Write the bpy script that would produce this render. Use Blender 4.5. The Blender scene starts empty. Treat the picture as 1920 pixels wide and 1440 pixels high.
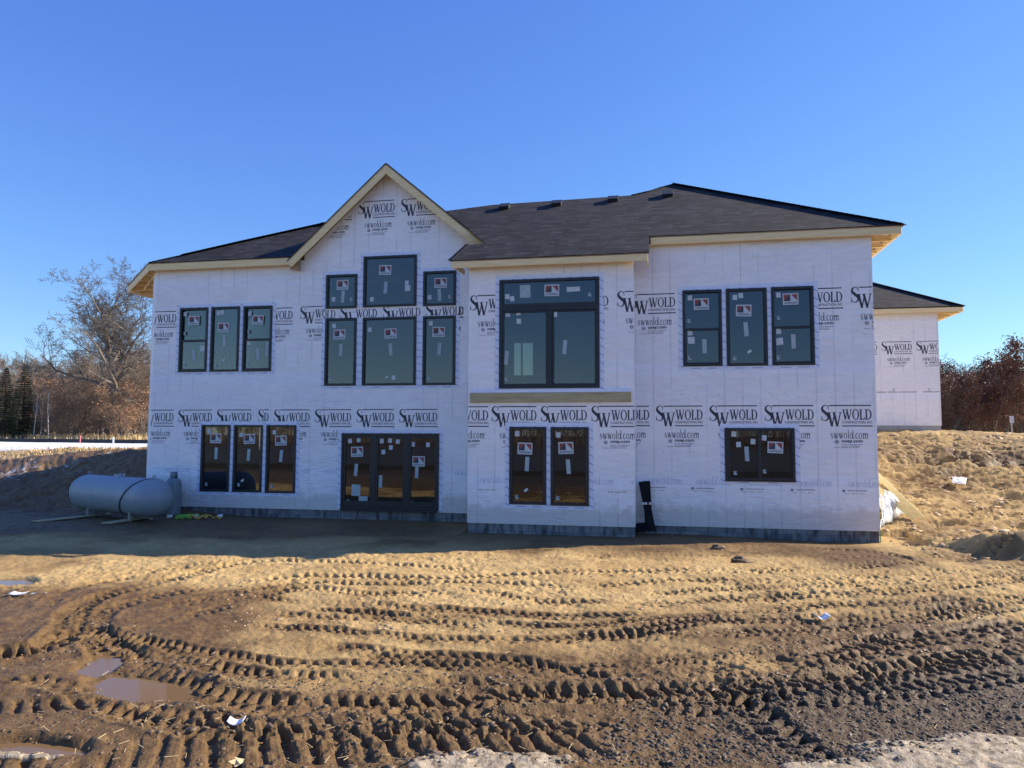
import bpy, bmesh, math, random
import numpy as np
from mathutils import Vector, Matrix, Quaternion
R = math.radians
S = bpy.context.scene
COL = S.collection
# ------------------------------------------------------------------ camera
CH = 2.0045
CF = 1378.24
yaw, pitch, roll = 0.1903, 0.0689, 0.0036
cy, sy, cp, sp, cr, sr = math.cos(yaw), math.sin(yaw), math.cos(pitch), math.sin(pitch), math.cos(roll), math.sin(roll)
Rt = Vector((cy, sy, 0)); Dv = Vector((-sy, cy, 0)); Zh = Vector((0, 0, 1))
Uv = -sp * Dv + cp * Zh
FW = cp * Dv + sp * Zh
RR = cr * Rt + sr * Uv
UU = -sr * Rt + cr * Uv
cam = bpy.data.cameras.new('camera')
camo = bpy.data.objects.new('camera', cam); COL.objects.link(camo)
cam.sensor_width = 36; cam.lens = CF / 1920 * 36; cam.clip_end = 3000; cam.clip_start = 0.1
camo.matrix_world = Matrix(((RR.x, UU.x, -FW.x, 0), (RR.y, UU.y, -FW.y, 0), (RR.z, UU.z, -FW.z, CH), (0, 0, 0, 1)))
S.camera = camo
C0 = Vector((0, 0, CH))
def ray(u, v): return FW + RR * ((u - 960) / CF) - UU * ((v - 720) / CF)
def onY(u, v, Y): d = ray(u, v); return C0 + d * (Y / d.y)
def onZ(u, v, Z=-0.25): d = ray(u, v); return C0 + d * ((Z - CH) / d.z)
def onP(u, v, z0, y0, m):
    d = ray(u, v); k = (z0 - m * y0 - CH) / (d.z - m * d.y); return C0 + d * k
# ------------------------------------------------------------------ light
SUN_EL, SUN_AZ = 29.0, 65.8          # azimuth from +Y towards +X
sd = Vector((math.sin(R(SUN_AZ)) * math.cos(R(SUN_EL)), math.cos(R(SUN_AZ)) * math.cos(R(SUN_EL)), math.sin(R(SUN_EL))))
W = bpy.data.worlds.new('World'); S.world = W; W.use_nodes = True
wn = W.node_tree.nodes; wl = W.node_tree.links
bg = wn['Background']
sky = wn.new('ShaderNodeTexSky'); sky.sky_type = 'NISHITA'; sky.sun_disc = False
sky.sun_elevation = R(SUN_EL); sky.sun_rotation = R(SUN_AZ); sky.air_density = 1.0; sky.dust_density = 0.0; sky.ozone_density = 1.6; sky.altitude = 300
# the phone's colour response to this clear sky, channel by channel
ws = wn.new('ShaderNodeSeparateColor'); wc = wn.new('ShaderNodeCombineColor'); wl.new(sky.outputs[0], ws.inputs[0])
for i_, (a_, g_) in enumerate(((0.0233 * 19.84 * 1.10, 1.0), (9.81 * 1.13 * 0.0504 ** 0.90 * 1.05, 0.90), (8.97 * 1.12 * 0.0504 ** 0.5, 0.5))):
    p_ = wn.new('ShaderNodeMath'); p_.operation = 'POWER'; p_.inputs[1].default_value = g_; wl.new(ws.outputs[i_], p_.inputs[0])
    q_ = wn.new('ShaderNodeMath'); q_.operation = 'MULTIPLY'; q_.inputs[1].default_value = a_; wl.new(p_.outputs[0], q_.inputs[0]); wl.new(q_.outputs[0], wc.inputs[i_])
wl.new(wc.outputs[0], bg.inputs[0]); bg.inputs[1].default_value = 0.101
sl = bpy.data.lights.new('sun', 'SUN'); slo = bpy.data.objects.new('sun', sl); COL.objects.link(slo)
sl.energy = 5.0; sl.angle = R(0.53); sl.color = (1.0, 0.88, 0.72)
slo.rotation_euler = sd.to_track_quat('Z', 'Y').to_euler(); slo.location = (30, 20, 40)
S.view_settings.view_transform = 'Standard'; S.view_settings.look = 'None'; S.view_settings.gamma = 1
S.view_settings.exposure = 1.0
S.cycles.max_bounces = 8; S.cycles.diffuse_bounces = 4; S.cycles.transparent_max_bounces = 12
# ------------------------------------------------------------------ materials
MATS = {}
def nodemat(name):
    m = bpy.data.materials.new(name); m.use_nodes = True
    n, l = m.node_tree.nodes, m.node_tree.links
    b = n['Principled BSDF']
    MATS[name] = m
    return m, n, l, b
def setb(b, col=None, rough=None, spec=None, metal=None):
    if col is not None: b.inputs['Base Color'].default_value = (*col, 1)
    if rough is not None: b.inputs['Roughness'].default_value = rough
    if spec is not None: b.inputs['Specular IOR Level'].default_value = spec
    if metal is not None: b.inputs['Metallic'].default_value = metal
def noise(n, l, scale, detail=4, vec=None, rough=0.5):
    t = n.new('ShaderNodeTexNoise'); t.inputs['Scale'].default_value = scale; t.inputs['Detail'].default_value = detail
    t.inputs['Roughness'].default_value = rough
    if vec is not None: l.new(vec, t.inputs['Vector'])
    return t
def ramp(n, l, src, stops):
    r = n.new('ShaderNodeValToRGB')
    el = r.color_ramp.elements
    while len(el) < len(stops): el.new(0.5)
    for e, (p, c) in zip(el, stops):
        e.position = p; e.color = (*c, 1) if not isinstance(c, (int, float)) else (c, c, c, 1)
    l.new(src, r.inputs[0]); return r
def objco(n): return n.new('ShaderNodeTexCoord').outputs['Object']
def mapping(n, l, vec, scale=(1, 1, 1), rot=(0, 0, 0)):
    m = n.new('ShaderNodeMapping'); m.inputs['Scale'].default_value = scale; m.inputs['Rotation'].default_value = rot
    l.new(vec, m.inputs['Vector']); return m.outputs[0]
def bump(n, l, src, b, strength=0.3, dist=0.02, prev=None):
    bp = n.new('ShaderNodeBump'); bp.inputs['Strength'].default_value = strength; bp.inputs['Distance'].default_value = dist
    l.new(src, bp.inputs['Height'])
    if prev is not None: l.new(prev, bp.inputs['Normal'])
    l.new(bp.outputs[0], b.inputs['Normal']); return bp.outputs[0]
def mixc(n, l, fac, a, b2, mode='MIX'):
    m = n.new('ShaderNodeMix'); m.data_type = 'RGBA'; m.blend_type = mode
    for sock, v in ((m.inputs[0], fac), (m.inputs[6], a), (m.inputs[7], b2)):
        if hasattr(v, 'is_linked') or hasattr(v, 'links'): l.new(v, sock)
        elif isinstance(v, (int, float)): sock.default_value = v if sock == m.inputs[0] else (v, v, v, 1)
        else: sock.default_value = (*v, 1)
    return m.outputs[2]
def mth(n, l, op, a, b2=None, c=None, clamp=False):
    m = n.new('ShaderNodeMath'); m.operation = op; m.use_clamp = clamp
    for s_, v in zip(m.inputs, (a, b2, c)):
        if v is None: continue
        if isinstance(v, (int, float)): s_.default_value = v
        else: l.new(v, s_)
    return m.outputs[0]
def simple(name, c1, c2, scale=6, rough=0.6, bumpd=0.0, spec=0.5, stretch=(1, 1, 1), metal=0, bscale=None):
    m, n, l, b = nodemat(name)
    co = mapping(n, l, objco(n), stretch)
    t = noise(n, l, scale, 5, co)
    r = ramp(n, l, t.outputs[0], [(0.3, c1), (0.7, c2)])
    l.new(r.outputs[0], b.inputs['Base Color']); setb(b, rough=rough, spec=spec, metal=metal)
    if bumpd:
        t2 = noise(n, l, bscale or scale * 4, 5, co); bump(n, l, t2.outputs[0], b, 0.6, bumpd)
    return m

def make_wrap():
    m, n, l, b = nodemat('house_wrap')
    co = objco(n)
    sep = n.new('ShaderNodeSeparateXYZ'); l.new(co, sep.inputs[0])
    z = sep.outputs[2]
    big = noise(n, l, 0.55, 4, mapping(n, l, co, (1, 1, 1.6)))
    base = ramp(n, l, big.outputs[0], [(0.35, (0.90, 0.865, 0.87)), (0.65, (0.95, 0.915, 0.89))]).outputs[0]
    # laps where two layers of the wrap overlap are whiter
    lap = None
    for z0, z1 in ((3.42, 3.68), (0.80, 1.09), (6.16, 6.44)):
        a = mth(n, l, 'GREATER_THAN', z, z0); c = mth(n, l, 'LESS_THAN', z, z1)
        k = mth(n, l, 'MULTIPLY', a, c)
        lap = k if lap is None else mth(n, l, 'ADD', lap, k)
    base = mixc(n, l, mth(n, l, 'MULTIPLY', lap, 0.8), base, (0.91, 0.91, 0.95))
    dirt = mth(n, l, 'MULTIPLY', ramp(n, l, mth(n, l, 'ADD', z, mth(n, l, 'MULTIPLY', noise(n, l, 5, 5, co).outputs[0], -0.5)), [(0.0, 1.0), (0.22, 0.0)]).outputs[0], 0.45)
    base = mixc(n, l, dirt, base, (0.42, 0.34, 0.24))
    # faint vertical drainage lines and stud lines
    w = n.new('ShaderNodeTexWave'); w.wave_type = 'BANDS'; w.bands_direction = 'X'; w.inputs['Scale'].default_value = 0.78; w.inputs['Distortion'].default_value = 0.6
    w.inputs['Detail'].default_value = 1; w.inputs['Detail Scale'].default_value = 0.4
    l.new(mapping(n, l, co, (1, 0, 0.12)), w.inputs['Vector'])
    ln = ramp(n, l, w.outputs[0], [(0.0, 0.72), (0.035, 1.0)]).outputs[0]
    brk = ramp(n, l, noise(n, l, 1.1, 3, co).outputs[0], [(0.42, 0.0), (0.6, 0.6)]).outputs[0]
    base = mixc(n, l, brk, base, mixc(n, l, 1.0, base, ln, 'MULTIPLY'))
    fine = ramp(n, l, noise(n, l, 9, 6, mapping(n, l, co, (0.35, 1, 1.5))).outputs[0], [(0.3, 0.93), (0.7, 1.03)]).outputs[0]
    base = mixc(n, l, 1.0, base, fine, 'MULTIPLY')
    # staple specks
    l.new(base, b.inputs['Base Color'])
    setb(b, rough=0.55, spec=0.25)
    # wrinkles: stretched folds
    f1 = noise(n, l, 1.5, 3, mapping(n, l, co, (0.5, 1, 2.0), (0, R(28), 0)))
    f1.inputs['Distortion'].default_value = 1.2
    rid = mth(n, l, 'ABSOLUTE', mth(n, l, 'SUBTRACT', f1.outputs[0], 0.5))
    rid = ramp(n, l, rid, [(0.0, 1.0), (0.05, 0.0)]).outputs[0]
    f3 = noise(n, l, 1.9, 3, mapping(n, l, co, (0.5, 1, 2.0), (0, R(-35), 0))); f3.inputs['Distortion'].default_value = 0.8
    rid2 = ramp(n, l, mth(n, l, 'ABSOLUTE', mth(n, l, 'SUBTRACT', f3.outputs[0], 0.5)), [(0.0, 1.0), (0.04, 0.0)]).outputs[0]
    msk = ramp(n, l, noise(n, l, 0.7, 2, co).outputs[0], [(0.45, 0.0), (0.62, 1.0)]).outputs[0]
    rid = mth(n, l, 'MULTIPLY', mth(n, l, 'ADD', rid, rid2), msk)
    p = bump(n, l, rid, b, 0.38, 0.025)
    f2 = noise(n, l, 3.2, 5, mapping(n, l, co, (1, 1, 0.7)))
    p = bump(n, l, f2.outputs[0], b, 0.35, 0.04, p)
    p = bump(n, l, w.outputs[0], b, 0.25, 0.01, p)
    return m
make_wrap()
simple('print_ink', (0.03, 0.03, 0.045), (0.05, 0.05, 0.07), 12, 0.6)
simple('print_grey', (0.16, 0.16, 0.2), (0.22, 0.22, 0.26), 12, 0.7)
simple('print_faint', (0.52, 0.53, 0.66), (0.58, 0.59, 0.70), 12, 0.7)
simple('tape_white', (0.70, 0.75, 0.90), (0.78, 0.81, 0.92), 5, 0.4, 0.01)
simple('tape_line', (0.10, 0.16, 0.40), (0.14, 0.20, 0.45), 9, 0.5)
simple('frame_black', (0.012, 0.012, 0.015), (0.02, 0.02, 0.024), 5, 0.42)
simple('sticker_white', (0.50, 0.55, 0.57), (0.60, 0.64, 0.65), 14, 0.6)
simple('sticker_pale', (0.32, 0.40, 0.43), (0.42, 0.49, 0.50), 14, 0.6)
simple('sticker_red', (0.24, 0.055, 0.045), (0.30, 0.075, 0.05), 14, 0.6)
simple('sticker_dark', (0.02, 0.045, 0.075), (0.03, 0.06, 0.09), 14, 0.6)
simple('lumber', (0.84, 0.60, 0.28), (0.95, 0.74, 0.40), 3, 0.7, 0.003, stretch=(0.6, 4, 7))
simple('stud_yellow', (0.74, 0.60, 0.26), (0.86, 0.72, 0.36), 3, 0.6, 0.002, stretch=(0.6, 4, 7))
simple('treated_lumber', (0.36, 0.29, 0.15), (0.50, 0.42, 0.24), 3, 0.75, 0.003, stretch=(0.6, 4, 7))
simple('plywood', (0.30, 0.19, 0.10), (0.48, 0.33, 0.19), 6, 0.8, 0.003, stretch=(1, 1, 1))
simple('stud_wood', (0.30, 0.21, 0.13), (0.40, 0.29, 0.18), 4, 0.8)
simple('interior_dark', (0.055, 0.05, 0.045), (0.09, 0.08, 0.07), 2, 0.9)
simple('concrete', (0.32, 0.31, 0.29), (0.42, 0.41, 0.39), 3, 0.85, 0.004)
simple('vent_black', (0.015, 0.015, 0.017), (0.03, 0.03, 0.033), 8, 0.5)
simple('tank_paint', (0.22, 0.275, 0.32), (0.27, 0.325, 0.36), 2.2, 0.5, 0.002, bscale=3)
simple('cylinder_paint', (0.17, 0.21, 0.22), (0.22, 0.26, 0.27), 3, 0.45)
simple('strap_black', (0.02, 0.02, 0.022), (0.035, 0.035, 0.04), 8, 0.7)
simple('black_plastic', (0.006, 0.006, 0.008), (0.011, 0.011, 0.014), 6, 0.6, 0.01, spec=0.15, bscale=5)
simple('tape_silver', (0.6, 0.6, 0.62), (0.75, 0.75, 0.78), 20, 0.35)
simple('cord_green', (0.22, 0.55, 0.06), (0.32, 0.68, 0.10), 8, 0.5)
simple('cord_orange', (0.75, 0.42, 0.05), (0.80, 0.50, 0.10), 8, 0.5)
simple('white_plastic', (0.72, 0.74, 0.76), (0.82, 0.83, 0.84), 6, 0.3)
simple('paper', (0.74, 0.76, 0.78), (0.82, 0.83, 0.84), 10, 0.6)
simple('metal_grey', (0.35, 0.36, 0.37), (0.45, 0.46, 0.47), 8, 0.4, metal=0.7)
simple('green_tape', (0.05, 0.35, 0.12), (0.08, 0.42, 0.16), 6, 0.5)
simple('bark', (0.085, 0.068, 0.052), (0.19, 0.155, 0.12), 3, 0.9, 0.02, stretch=(3, 3, 0.8))
simple('twig', (0.085, 0.072, 0.06), (0.15, 0.13, 0.11), 1.5, 0.9)
simple('twig_brown', (0.15, 0.105, 0.075), (0.22, 0.16, 0.115), 1.5, 0.9)
simple('slab_dark_grey', (0.045, 0.046, 0.05), (0.065, 0.066, 0.07), 4, 0.9, 0.003)
simple('birch_bark', (0.26, 0.24, 0.21), (0.40, 0.38, 0.34), 3, 0.8)
simple('rust_leaf', (0.12, 0.055, 0.035), (0.25, 0.12, 0.065), 0.9, 0.7)
simple('orange_leaf', (0.22, 0.11, 0.05), (0.36, 0.19, 0.09), 1.2, 0.7)
simple('needle', (0.022, 0.04, 0.018), (0.05, 0.075, 0.03), 1.5, 0.7)
simple('dead_grass', (0.40, 0.28, 0.13), (0.55, 0.42, 0.22), 2, 0.85)
simple('silt_fabric', (0.015, 0.016, 0.018), (0.03, 0.03, 0.035), 4, 0.7)
simple('stake_pink', (0.8, 0.12, 0.16), (0.85, 0.2, 0.22), 4, 0.6)
simple('pebble', (0.04, 0.032, 0.024), (0.15, 0.12, 0.09), 30, 0.75, spec=0.2)
simple('clod', (0.085, 0.055, 0.03), (0.17, 0.115, 0.065), 9, 0.6, 0.01)
simple('clod_dry', (0.36, 0.25, 0.14), (0.46, 0.33, 0.19), 9, 0.8, 0.01)
simple('straw', (0.55, 0.42, 0.22), (0.65, 0.5, 0.28), 9, 0.8)
simple('sign_grey', (0.5, 0.5, 0.55), (0.6, 0.6, 0.65), 5, 0.5)
simple('flashing', (0.10, 0.16, 0.26), (0.14, 0.2, 0.3), 5, 0.35, metal=0.6)

def make_shingle():
    m, n, l, b = nodemat('shingles')
    uv = n.new('ShaderNodeUVMap'); uv.uv_map = 'UVMap'
    def bt(w_, h_, off, c1, c2, mo):
        t = n.new('ShaderNodeTexBrick'); l.new(uv.outputs[0], t.inputs['Vector'])
        t.inputs['Scale'].default_value = 1; t.inputs['Brick Width'].default_value = w_; t.inputs['Row Height'].default_value = h_
        t.inputs['Mortar Size'].default_value = mo; t.offset = off; t.offset_frequency = 2
        t.inputs['Color1'].default_value = (*c1, 1); t.inputs['Color2'].default_value = (*c2, 1); t.inputs['Mortar'].default_value = (0.01, 0.01, 0.012, 1)
        t.inputs['Mortar Smooth'].default_value = 0.3
        return t
    t1 = bt(0.31, 0.143, 0.37, (0.009, 0.009, 0.012), (0.034, 0.034, 0.038), 0.004)
    t2 = bt(0.17, 0.143, 0.61, (0.75, 0.75, 0.78), (1.3, 1.27, 1.25), 0.0)
    c = mixc(n, l, 1.0, t1.outputs[0], t2.outputs[0], 'MULTIPLY')
    g = noise(n, l, 1.3, 4, objco(n))
    c = mixc(n, l, 1.0, c, ramp(n, l, g.outputs[0], [(0.3, 0.85), (0.7, 1.15)]).outputs[0], 'MULTIPLY')
    l.new(c, b.inputs['Base Color']); setb(b, rough=0.85, spec=0.3)
    # each course steps over the next one down
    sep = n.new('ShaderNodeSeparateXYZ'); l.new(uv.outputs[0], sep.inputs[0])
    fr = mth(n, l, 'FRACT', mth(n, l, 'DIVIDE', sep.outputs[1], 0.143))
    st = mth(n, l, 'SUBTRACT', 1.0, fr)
    l.new(mixc(n, l, 1.0, c, ramp(n, l, fr, [(0.0, 1.1), (0.72, 1.0), (0.86, 0.35)]).outputs[0], 'MULTIPLY'), b.inputs['Base Color'])  # shadow line under the course above, painted into the colour
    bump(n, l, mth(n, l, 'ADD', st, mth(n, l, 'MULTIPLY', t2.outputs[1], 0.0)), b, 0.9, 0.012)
    return m
make_shingle()
def make_block():
    m, n, l, b = nodemat('concrete_block')
    uv = n.new('ShaderNodeUVMap'); uv.uv_map = 'UVMap'
    t = n.new('ShaderNodeTexBrick'); l.new(uv.outputs[0], t.inputs['Vector'])
    t.inputs['Scale'].default_value = 1; t.inputs['Brick Width'].default_value = 0.406; t.inputs['Row Height'].default_value = 0.203
    t.inputs['Mortar Size'].default_value = 0.008
    t.inputs['Color1'].default_value = (0.16, 0.16, 0.16, 1); t.inputs['Color2'].default_value = (0.24, 0.235, 0.23, 1); t.inputs['Mortar'].default_value = (0.15, 0.15, 0.15, 1)
    st = noise(n, l, 4, 5, mapping(n, l, objco(n), (2.2, 1, 0.5)))
    stain = ramp(n, l, st.outputs[0], [(0.35, 0.35), (0.55, 1.0)]).outputs[0]
    l.new(mixc(n, l, 1.0, t.outputs[0], stain, 'MULTIPLY'), b.inputs['Base Color']); setb(b, rough=0.9)
    bump(n, l, noise(n, l, 60, 4, objco(n)).outputs[0], b, 0.4, 0.005)
make_block()
def make_glass():
    m = bpy.data.materials.new('window_glass'); m.use_nodes = True; MATS['window_glass'] = m
    n, l = m.node_tree.nodes, m.node_tree.links
    n.remove(n['Principled BSDF'])
    out = n['Material Output']
    tr = n.new('ShaderNodeBsdfTransparent'); tr.inputs[0].default_value = (0.54, 0.55, 0.48, 1)
    gl = n.new('ShaderNodeBsdfGlossy'); gl.inputs['Roughness'].default_value = 0.01; gl.inputs[0].default_value = (0.84, 0.86, 0.93, 1)
    fr = n.new('ShaderNodeFresnel'); fr.inputs[0].default_value = 1.9
    nz = noise(n, l, 1.1, 2, objco(n)); bp = n.new('ShaderNodeBump'); bp.inputs['Strength'].default_value = 0.05; bp.inputs['Distance'].default_value = 0.02
    l.new(nz.outputs[0], bp.inputs['Height']); l.new(bp.outputs[0], gl.inputs['Normal'])
    f = mth(n, l, 'MULTIPLY', fr.outputs[0], 0.86, clamp=True)
    mx = n.new('ShaderNodeMixShader'); l.new(f, mx.inputs[0]); l.new(tr.outputs[0], mx.inputs[1]); l.new(gl.outputs[0], mx.inputs[2])
    l.new(mx.outputs[0], out.inputs['Surface'])
make_glass()
def make_water():
    m, n, l, b = nodemat('puddle_water')
    setb(b, (0.17, 0.105, 0.05), 0.05, 0.4); b.inputs['IOR'].default_value = 1.33
    bump(n, l, noise(n, l, 6, 3, objco(n)).outputs[0], b, 0.06, 0.01)
make_water()
def make_sheet():
    m, n, l, b = nodemat('plastic_sheet')
    setb(b, (0.80, 0.83, 0.82), 0.22, 0.5); b.inputs['Transmission Weight'].default_value = 0.25
    bump(n, l, noise(n, l, 5, 5, objco(n)).outputs[0], b, 0.5, 0.05)
make_sheet()
def make_ground():
    m, n, l, b = nodemat('dirt')
    at = n.new('ShaderNodeAttribute'); at.attribute_name = 'mix'
    sp_ = n.new('ShaderNodeSeparateColor'); l.new(at.outputs['Color'], sp_.inputs[0])
    wet_and_darkening, snow, grass = sp_.outputs[0], sp_.outputs[1], sp_.outputs[2]  # wet: moisture plus shade painted in by the house and mound
    co = objco(n)
    n1 = noise(n, l, 0.9, 6, co, 0.6); n2 = noise(n, l, 7, 6, co, 0.65); n3 = noise(n, l, 45, 5, co, 0.7)
    dry = ramp(n, l, n1.outputs[0], [(0.3, (0.42, 0.275, 0.115)), (0.7, (0.54, 0.385, 0.175))]).outputs[0]
    dry = mixc(n, l, 1.0, dry, ramp(n, l, n2.outputs[0], [(0.3, 0.78), (0.65, 1.1)]).outputs[0], 'MULTIPLY')
    dry = mixc(n, l, 1.0, dry, ramp(n, l, n3.outputs[0], [(0.3, 0.85), (0.7, 1.1)]).outputs[0], 'MULTIPLY')
    wetc = ramp(n, l, n2.outputs[0], [(0.3, (0.095, 0.054, 0.023)), (0.7, (0.205, 0.128, 0.056))]).outputs[0]
    wf = mth(n, l, 'ADD', wet_and_darkening, mth(n, l, 'MULTIPLY', mth(n, l, 'SUBTRACT', n2.outputs[0], 0.5), 0.5))
    wf = mth(n, l, 'ADD', wf, mth(n, l, 'MULTIPLY', mth(n, l, 'SUBTRACT', n1.outputs[0], 0.5), 0.5))
    wr = ramp(n, l, wf, [(0.15, 0.0), (0.85, 1.0)]).outputs[0]
    c = mixc(n, l, wr, dry, wetc)
    c = mixc(n, l, ramp(n, l, mth(n, l, 'SUBTRACT', wf, 1.0), [(0.15, 0.0), (0.6, 1.0)]).outputs[0], c, ramp(n, l, n3.outputs[0], [(0.3, (0.055, 0.035, 0.020)), (0.7, (0.14, 0.094, 0.052))]).outputs[0])
    gc = ramp(n, l, n2.outputs[0], [(0.3, (0.30, 0.20, 0.09)), (0.7, (0.50, 0.37, 0.19))]).outputs[0]
    c = mixc(n, l, ramp(n, l, grass, [(0.3, 0), (0.6, 1)]).outputs[0], c, gc)
    sf = mth(n, l, 'ADD', snow, mth(n, l, 'MULTIPLY', mth(n, l, 'SUBTRACT', n2.outputs[0], 0.5), 0.9))
    sf = ramp(n, l, sf, [(0.42, 0.0), (0.58, 1.0)]).outputs[0]
    sc = ramp(n, l, noise(n, l, 3, 5, co).outputs[0], [(0.3, (0.62, 0.60, 0.58)), (0.65, (0.82, 0.84, 0.88))]).outputs[0]
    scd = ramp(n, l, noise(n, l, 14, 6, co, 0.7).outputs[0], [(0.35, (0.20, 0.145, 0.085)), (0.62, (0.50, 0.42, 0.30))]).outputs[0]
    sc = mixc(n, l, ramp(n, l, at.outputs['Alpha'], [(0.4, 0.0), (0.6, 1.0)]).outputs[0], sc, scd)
    c = mixc(n, l, sf, c, sc)
    l.new(c, b.inputs['Base Color'])
    rr = ramp(n, l, wr, [(0.35, 0.95), (1.0, 0.55)]).outputs[0]
    l.new(mixc(n, l, sf, rr, (0.6, 0.6, 0.6)), b.inputs['Roughness'])
    setb(b, spec=0.16)
    p = bump(n, l, n3.outputs[0], b, 0.8, 0.02)
    bump(n, l, n2.outputs[0], b, 0.5, 0.04, p)
make_ground()

# ------------------------------------------------------------------ object helpers
def tag(o, label=None, cat=None, group=None, kind=None):
    if label: o['label'] = label
    if cat: o['category'] = cat
    if group: o['group'] = group
    if kind: o['kind'] = kind
    return o
def empty(name, loc, label, cat, group=None, rz=0):
    o = bpy.data.objects.new(name, None); COL.objects.link(o); o.location = loc; o.rotation_euler = (0, 0, rz)
    o.empty_display_size = 0.3
    return tag(o, label, cat, group)
class MB:
    """collects polygons in world space; build() makes one mesh object"""
    def __init__(s): s.v = []; s.f = []; s.m = []; s.uv = None
    def poly(s, pts, mi=0):
        b = len(s.v); s.v += [tuple(p) for p in pts]; s.f.append(tuple(range(b, b + len(pts)))); s.m.append(mi); return s
    def box(s, x0, x1, y0, y1, z0, z1, mi=0):
        b = len(s.v)
        s.v += [(x, y, z) for z in (z0, z1) for y in (y0, y1) for x in (x0, x1)]
        for q in ((0, 2, 3, 1), (4, 5, 7, 6), (0, 1, 5, 4), (2, 6, 7, 3), (0, 4, 6, 2), (1, 3, 7, 5)):
            s.f.append(tuple(b + i for i in q)); s.m.append(mi)
        return s
    def beam(s, p, q, w, h, up=(0, 0, 1), mi=0):
        p, q = Vector(p), Vector(q); d = (q - p).normalized(); up = Vector(up); r = d.cross(up).normalized(); u = r.cross(d).normalized()
        b = len(s.v)
        for c in (p, q):
            for a, e in ((-1, -1), (1, -1), (1, 1), (-1, 1)): s.v.append(tuple(c + r * (a * w / 2) + u * (e * h / 2)))
        for f in ((0, 3, 2, 1), (4, 5, 6, 7), (0, 1, 5, 4), (1, 2, 6, 5), (2, 3, 7, 6), (3, 0, 4, 7)): s.f.append(tuple(b + i for i in f)); s.m.append(mi)
        return s
    def tube(s, pts, rad, sides=8, mi=0, cap=True):
        pts = [Vector(p) for p in pts]
        if isinstance(rad, (int, float)): rad = [rad] * len(pts)
        b = len(s.v); n = len(pts)
        up = Vector((0, 0, 1)); ref = None
        for i, p in enumerate(pts):
            d = (pts[min(i + 1, n - 1)] - pts[max(i - 1, 0)])
            if d.length < 1e-9: d = Vector((0, 0, 1))
            d.normalize()
            if ref is None: ref = d.cross(up if abs(d.z) < 0.9 else Vector((1, 0, 0))).normalized()
            else: ref = (ref - d * ref.dot(d)).normalized()
            t = d.cross(ref)
            for k in range(sides):
                a = 2 * math.pi * k / sides
                s.v.append(tuple(p + (ref * math.cos(a) + t * math.sin(a)) * rad[i]))
        for i in range(n - 1):
            for k in range(sides):
                k2 = (k + 1) % sides
                s.f.append((b + i * sides + k, b + i * sides + k2, b + (i + 1) * sides + k2, b + (i + 1) * sides + k)); s.m.append(mi)
        if cap:
            s.f.append(tuple(b + k for k in range(sides))[::-1]); s.m.append(mi)
            s.f.append(tuple(b + (n - 1) * sides + k for k in range(sides))); s.m.append(mi)
        return s
    def build(s, name, mats, parent=None, smooth=False, origin=None, uv=None):
        me = bpy.data.meshes.new(name)
        v = s.v
        if origin is not None:
            ox, oy, oz = origin; v = [(a - ox, b - oy, c - oz) for a, b, c in v]
        me.from_pydata(v, [], s.f)
        if isinstance(mats, str): mats = [mats]
        for k in mats: me.materials.append(MATS[k])
        if len(mats) > 1: me.polygons.foreach_set('material_index', s.m)
        if smooth: me.polygons.foreach_set('use_smooth', [True] * len(s.f))
        if uv: planar_uv(me)
        o = bpy.data.objects.new(name, me); COL.objects.link(o)
        if origin is not None and parent is None: o.location = origin
        if parent is not None: o.parent = parent
        return o
def planar_uv(me):
    me.update()
    lay = me.uv_layers.new(name='UVMap')
    for p in me.polygons:
        nrm = p.normal
        h = Vector((0, 0, 1)).cross(nrm)
        h = Vector((1, 0, 0)) if h.length < 1e-3 else h.normalized()
        s_ = nrm.cross(h)
        for li in p.loop_indices:
            co = me.vertices[me.loops[li].vertex_index].co
            lay.data[li].uv = (co.dot(h), co.dot(s_))
def bevel(o, w=0.005, seg=1):
    md = o.modifiers.new('bevel', 'BEVEL'); md.width = w; md.segments = seg; md.limit_method = 'ANGLE'; md.angle_limit = R(40)

# ------------------------------------------------------------------ value noise
def _hash(ix, iy, seed):
    h = (ix.astype(np.int64) * 374761393 + iy.astype(np.int64) * 668265263 + seed * 1442695041) & 0xffffffff
    h = ((h ^ (h >> 13)) * 1274126177) & 0xffffffff
    return ((h ^ (h >> 16)) & 0xffff) / 65535.0
def vnoise(x, y, seed=0):
    ix = np.floor(x); iy = np.floor(y); fx = x - ix; fy = y - iy
    fx = fx * fx * fx * (fx * (fx * 6 - 15) + 10); fy = fy * fy * fy * (fy * (fy * 6 - 15) + 10)
    a = _hash(ix, iy, seed); b = _hash(ix + 1, iy, seed); c = _hash(ix, iy + 1, seed); d = _hash(ix + 1, iy + 1, seed)
    return (a + (b - a) * fx + (c - a) * fy + (a - b - c + d) * fx * fy) * 2 - 1
def fbm(x, y, f, octv, seed=0, gain=0.5):
    s = 0; a = 1; t = 0
    for o in range(octv):
        ang = 0.6 * o; ca, sa = math.cos(ang), math.sin(ang)
        s = s + a * vnoise((x * ca - y * sa) * f + 17.3 * o, (x * sa + y * ca) * f - 9.1 * o, seed + o); t += a; a *= gain; f *= 2.03
    return s / t
def sst(x, a, b):
    t = np.clip((x - a) / (b - a), 0, 1); return t * t * (3 - 2 * t)
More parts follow.
